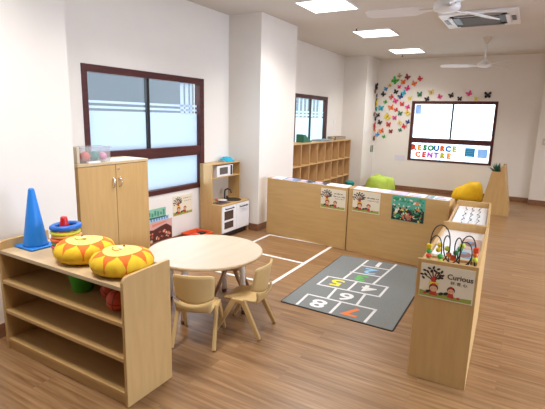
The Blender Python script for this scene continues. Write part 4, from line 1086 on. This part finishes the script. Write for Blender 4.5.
# ---------------------------------------------------------------- butterflies
BF = {'green': (0.06, 0.42, 0.04), 'dark red': (0.32, 0.03, 0.03), 'red': (0.72, 0.05, 0.06), 'orange': (0.90, 0.22, 0.05), 'yellow': (0.88, 0.68, 0.06), 'pale yellow': (0.80, 0.62, 0.25), 'blue': (0.08, 0.35, 0.70),
      'cyan': (0.03, 0.48, 0.68), 'magenta': (0.80, 0.06, 0.30), 'black': (0.015, 0.015, 0.02), 'navy': (0.02, 0.06, 0.22), 'dark green': (0.03, 0.22, 0.12), 'brown': (0.25, 0.10, 0.05), 'olive': (0.50, 0.45, 0.18), 'teal': (0.02, 0.30, 0.28)}
BUT = [('far', -2.614, 2.298, 'green', 1.5, -38),
       ('far', -2.363, 2.364, 'dark red', 1.1, -34),
       ('far', -2.104, 2.326, 'red', 1, -35),
       ('far', -2.439, 2.266, 'orange', 1.1, 1),
       ('far', -2.213, 2.23, 'orange', 1.1, -24),
       ('far', -2.718, 2.203, 'yellow', 0.8, 40),
       ('far', -2.513, 2.167, 'magenta', 0.8, -6),
       ('far', -2.795, 2.128, 'blue', 0.9, -13),
       ('far', -2.339, 2.138, 'magenta', 1.1, 32),
       ('far', -2.574, 2.066, 'black', 1, -18),
       ('far', -2.409, 2.043, 'cyan', 1, 32),
       ('far', -2.842, 2.021, 'black', 1, -41),
       ('far', -2.467, 1.975, 'navy', 1.1, 29),
       ('far', -2.659, 1.964, 'red', 0.95, 42),
       ('far', -2.571, 1.88, 'magenta', 1.1, -25),
       ('far', -2.27, 1.931, 'yellow', 0.9, 10),
       ('far', -2.779, 1.86, 'green', 0.8, 36),
       ('far', -2.083, 2.015, 'dark green', 1.1, 5),
       ('far', -1.925, 1.921, 'black', 1, 20),
       ('far', -2.424, 1.817, 'red', 1, 2),
       ('far', -2.3, 1.758, 'magenta', 0.95, 24),
       ('far', -2.651, 1.742, 'orange', 1.2, 11),
       ('far', -2.542, 1.695, 'red', 0.9, 19),
       ('far', -2.45, 1.624, 'dark green', 1, -11),
       ('far', -2.301, 1.638, 'yellow', 1.1, -41),
       ('far', -2.719, 1.544, 'yellow', 1.4, -42),
       ('far', -2.559, 1.529, 'magenta', 1, 1),
       ('far', -2.922, 1.58, 'black', 0.9, 14),
       ('far', -2.865, 1.725, 'cyan', 1.2, -5),
       ('col', 9.402, 2.166, 'black', 1.56, 8),
       ('col', 9.363, 2.068, 'brown', 1.04, 14),
       ('col', 9.484, 1.983, 'navy', 0.9099999999999999, 27),
       ('col', 9.5, 1.9, 'brown', 1.04, -19),
       ('col', 9.499, 1.818, 'yellow', 1.56, 31),
       ('col', 9.5, 1.721, 'teal', 1.1700000000000002, -18),
       ('col', 9.403, 1.599, 'brown', 1.04, -10),
       ('col', 9.5, 1.508, 'navy', 1.1700000000000002, -11),
       ('far', -2.524, 2.39, 'olive', 1, -42),
       ('far', -2.874, 1.426, 'black', 1, -23),
       ('far', -2.678, 1.385, 'red', 1.1, -4),
       ('far', -2.445, 1.427, 'pale yellow', 1, -23),
       ('far', -2.347, 1.361, 'red', 1, -28),
       ('far', -2.274, 1.454, 'navy', 0.9, 20),
       ('far', -2.819, 1.246, 'orange', 1.1, 20),
       ('far', -2.619, 1.242, 'dark red', 0.9, 1),
       ('far', -2.421, 1.277, 'dark green', 0.8, 20),
       ('far', -2.903, 1.166, 'blue', 0.9, 41),
       ('far', -2.759, 1.123, 'green', 0.8, 26),
       ('col', 9.5, 1.288, 'orange', 1.4300000000000002, -17),
       ('col', 9.473, 1.364, 'red', 1.1700000000000002, 17),
       ('col', 9.5, 1.078, 'brown', 1.1700000000000002, 13),
       ('far', -1.469, 1.992, 'black', 1, 22),
       ('far', -1.306, 1.929, 'black', 0.9, 1),
       ('far', -1.14, 2.028, 'magenta', 1.05, 30),
       ('far', -1.007, 1.93, 'yellow', 0.8, 0),
       ('far', -0.811, 1.999, 'black', 1.3, 1),
       ('far', -1.858, 2.056, 'pale yellow', 1.1, 12),
       ('far', -1.685, 1.969, 'magenta', 0.9, -25)]
def wing_mesh(size, c_):
    b = MB(); s = size
    for sx in (-1, 1):
        up_ = [(0, .02), (.18, .40), (.42, .50), (.52, .34), (.44, .10), (.0, -.02)]
        lo = [(0, .02), (.40, .02), (.44, -.22), (.30, -.42), (.12, -.34), (0, -.08)]
        for poly_ in (up_, lo):
            b.T = Matrix.Rotation(R(-22 * sx), 4, 'Y')
            pts = [(sx * a * s, c2_ * s) for a, c2_ in poly_]
            if sx < 0: pts = pts[::-1]
            b.prism(pts, .0012, 'z', .004)
    b.T = Matrix.Identity(4)
    return b
cnt = {}
rank = ['highest', 'second highest', 'third highest', 'fourth highest', 'fifth highest', 'sixth highest', 'seventh highest', 'eighth highest', 'ninth highest']
tot = {}
for q in BUT: tot[q[3]] = tot.get(q[3], 0) + 1
for (wallk, a, z, c_, s, ang) in sorted(BUT, key=lambda q: -q[2]):
    i = cnt.get(c_, 0); cnt[c_] = i + 1
    size = .104 * s
    root = thing('paper_butterfly', ('only %s paper butterfly on the far wall' % c_) if tot[c_] == 1 else ('%s paper butterfly on the wall, %s of the %s ones' % (c_, rank[i], c_)), 'butterfly', group='paper butterflies on the far wall and column')
    M = col('butterfly_' + c_.replace(' ', '_'), BF[c_], .6)
    b = wing_mesh(size, c_)
    b.build('wings', M, root)
    MB().tube([(0, -.30 * size, .004), (0, 0, .006), (0, .32 * size, .004)], [.03 * size, .06 * size, .03 * size], 6).build('body', BLACK, root)
    if wallk == 'far': base = Matrix(((1, 0, 0, a), (0, 0, -1, YF), (0, 1, 0, z), (0, 0, 0, 1)))
    else: base = Matrix(((0, 0, 1, XC), (1, 0, 0, a), (0, 1, 0, z), (0, 0, 0, 1)))
    root.matrix_world = base @ Matrix.Rotation(R(ang), 4, 'Z')
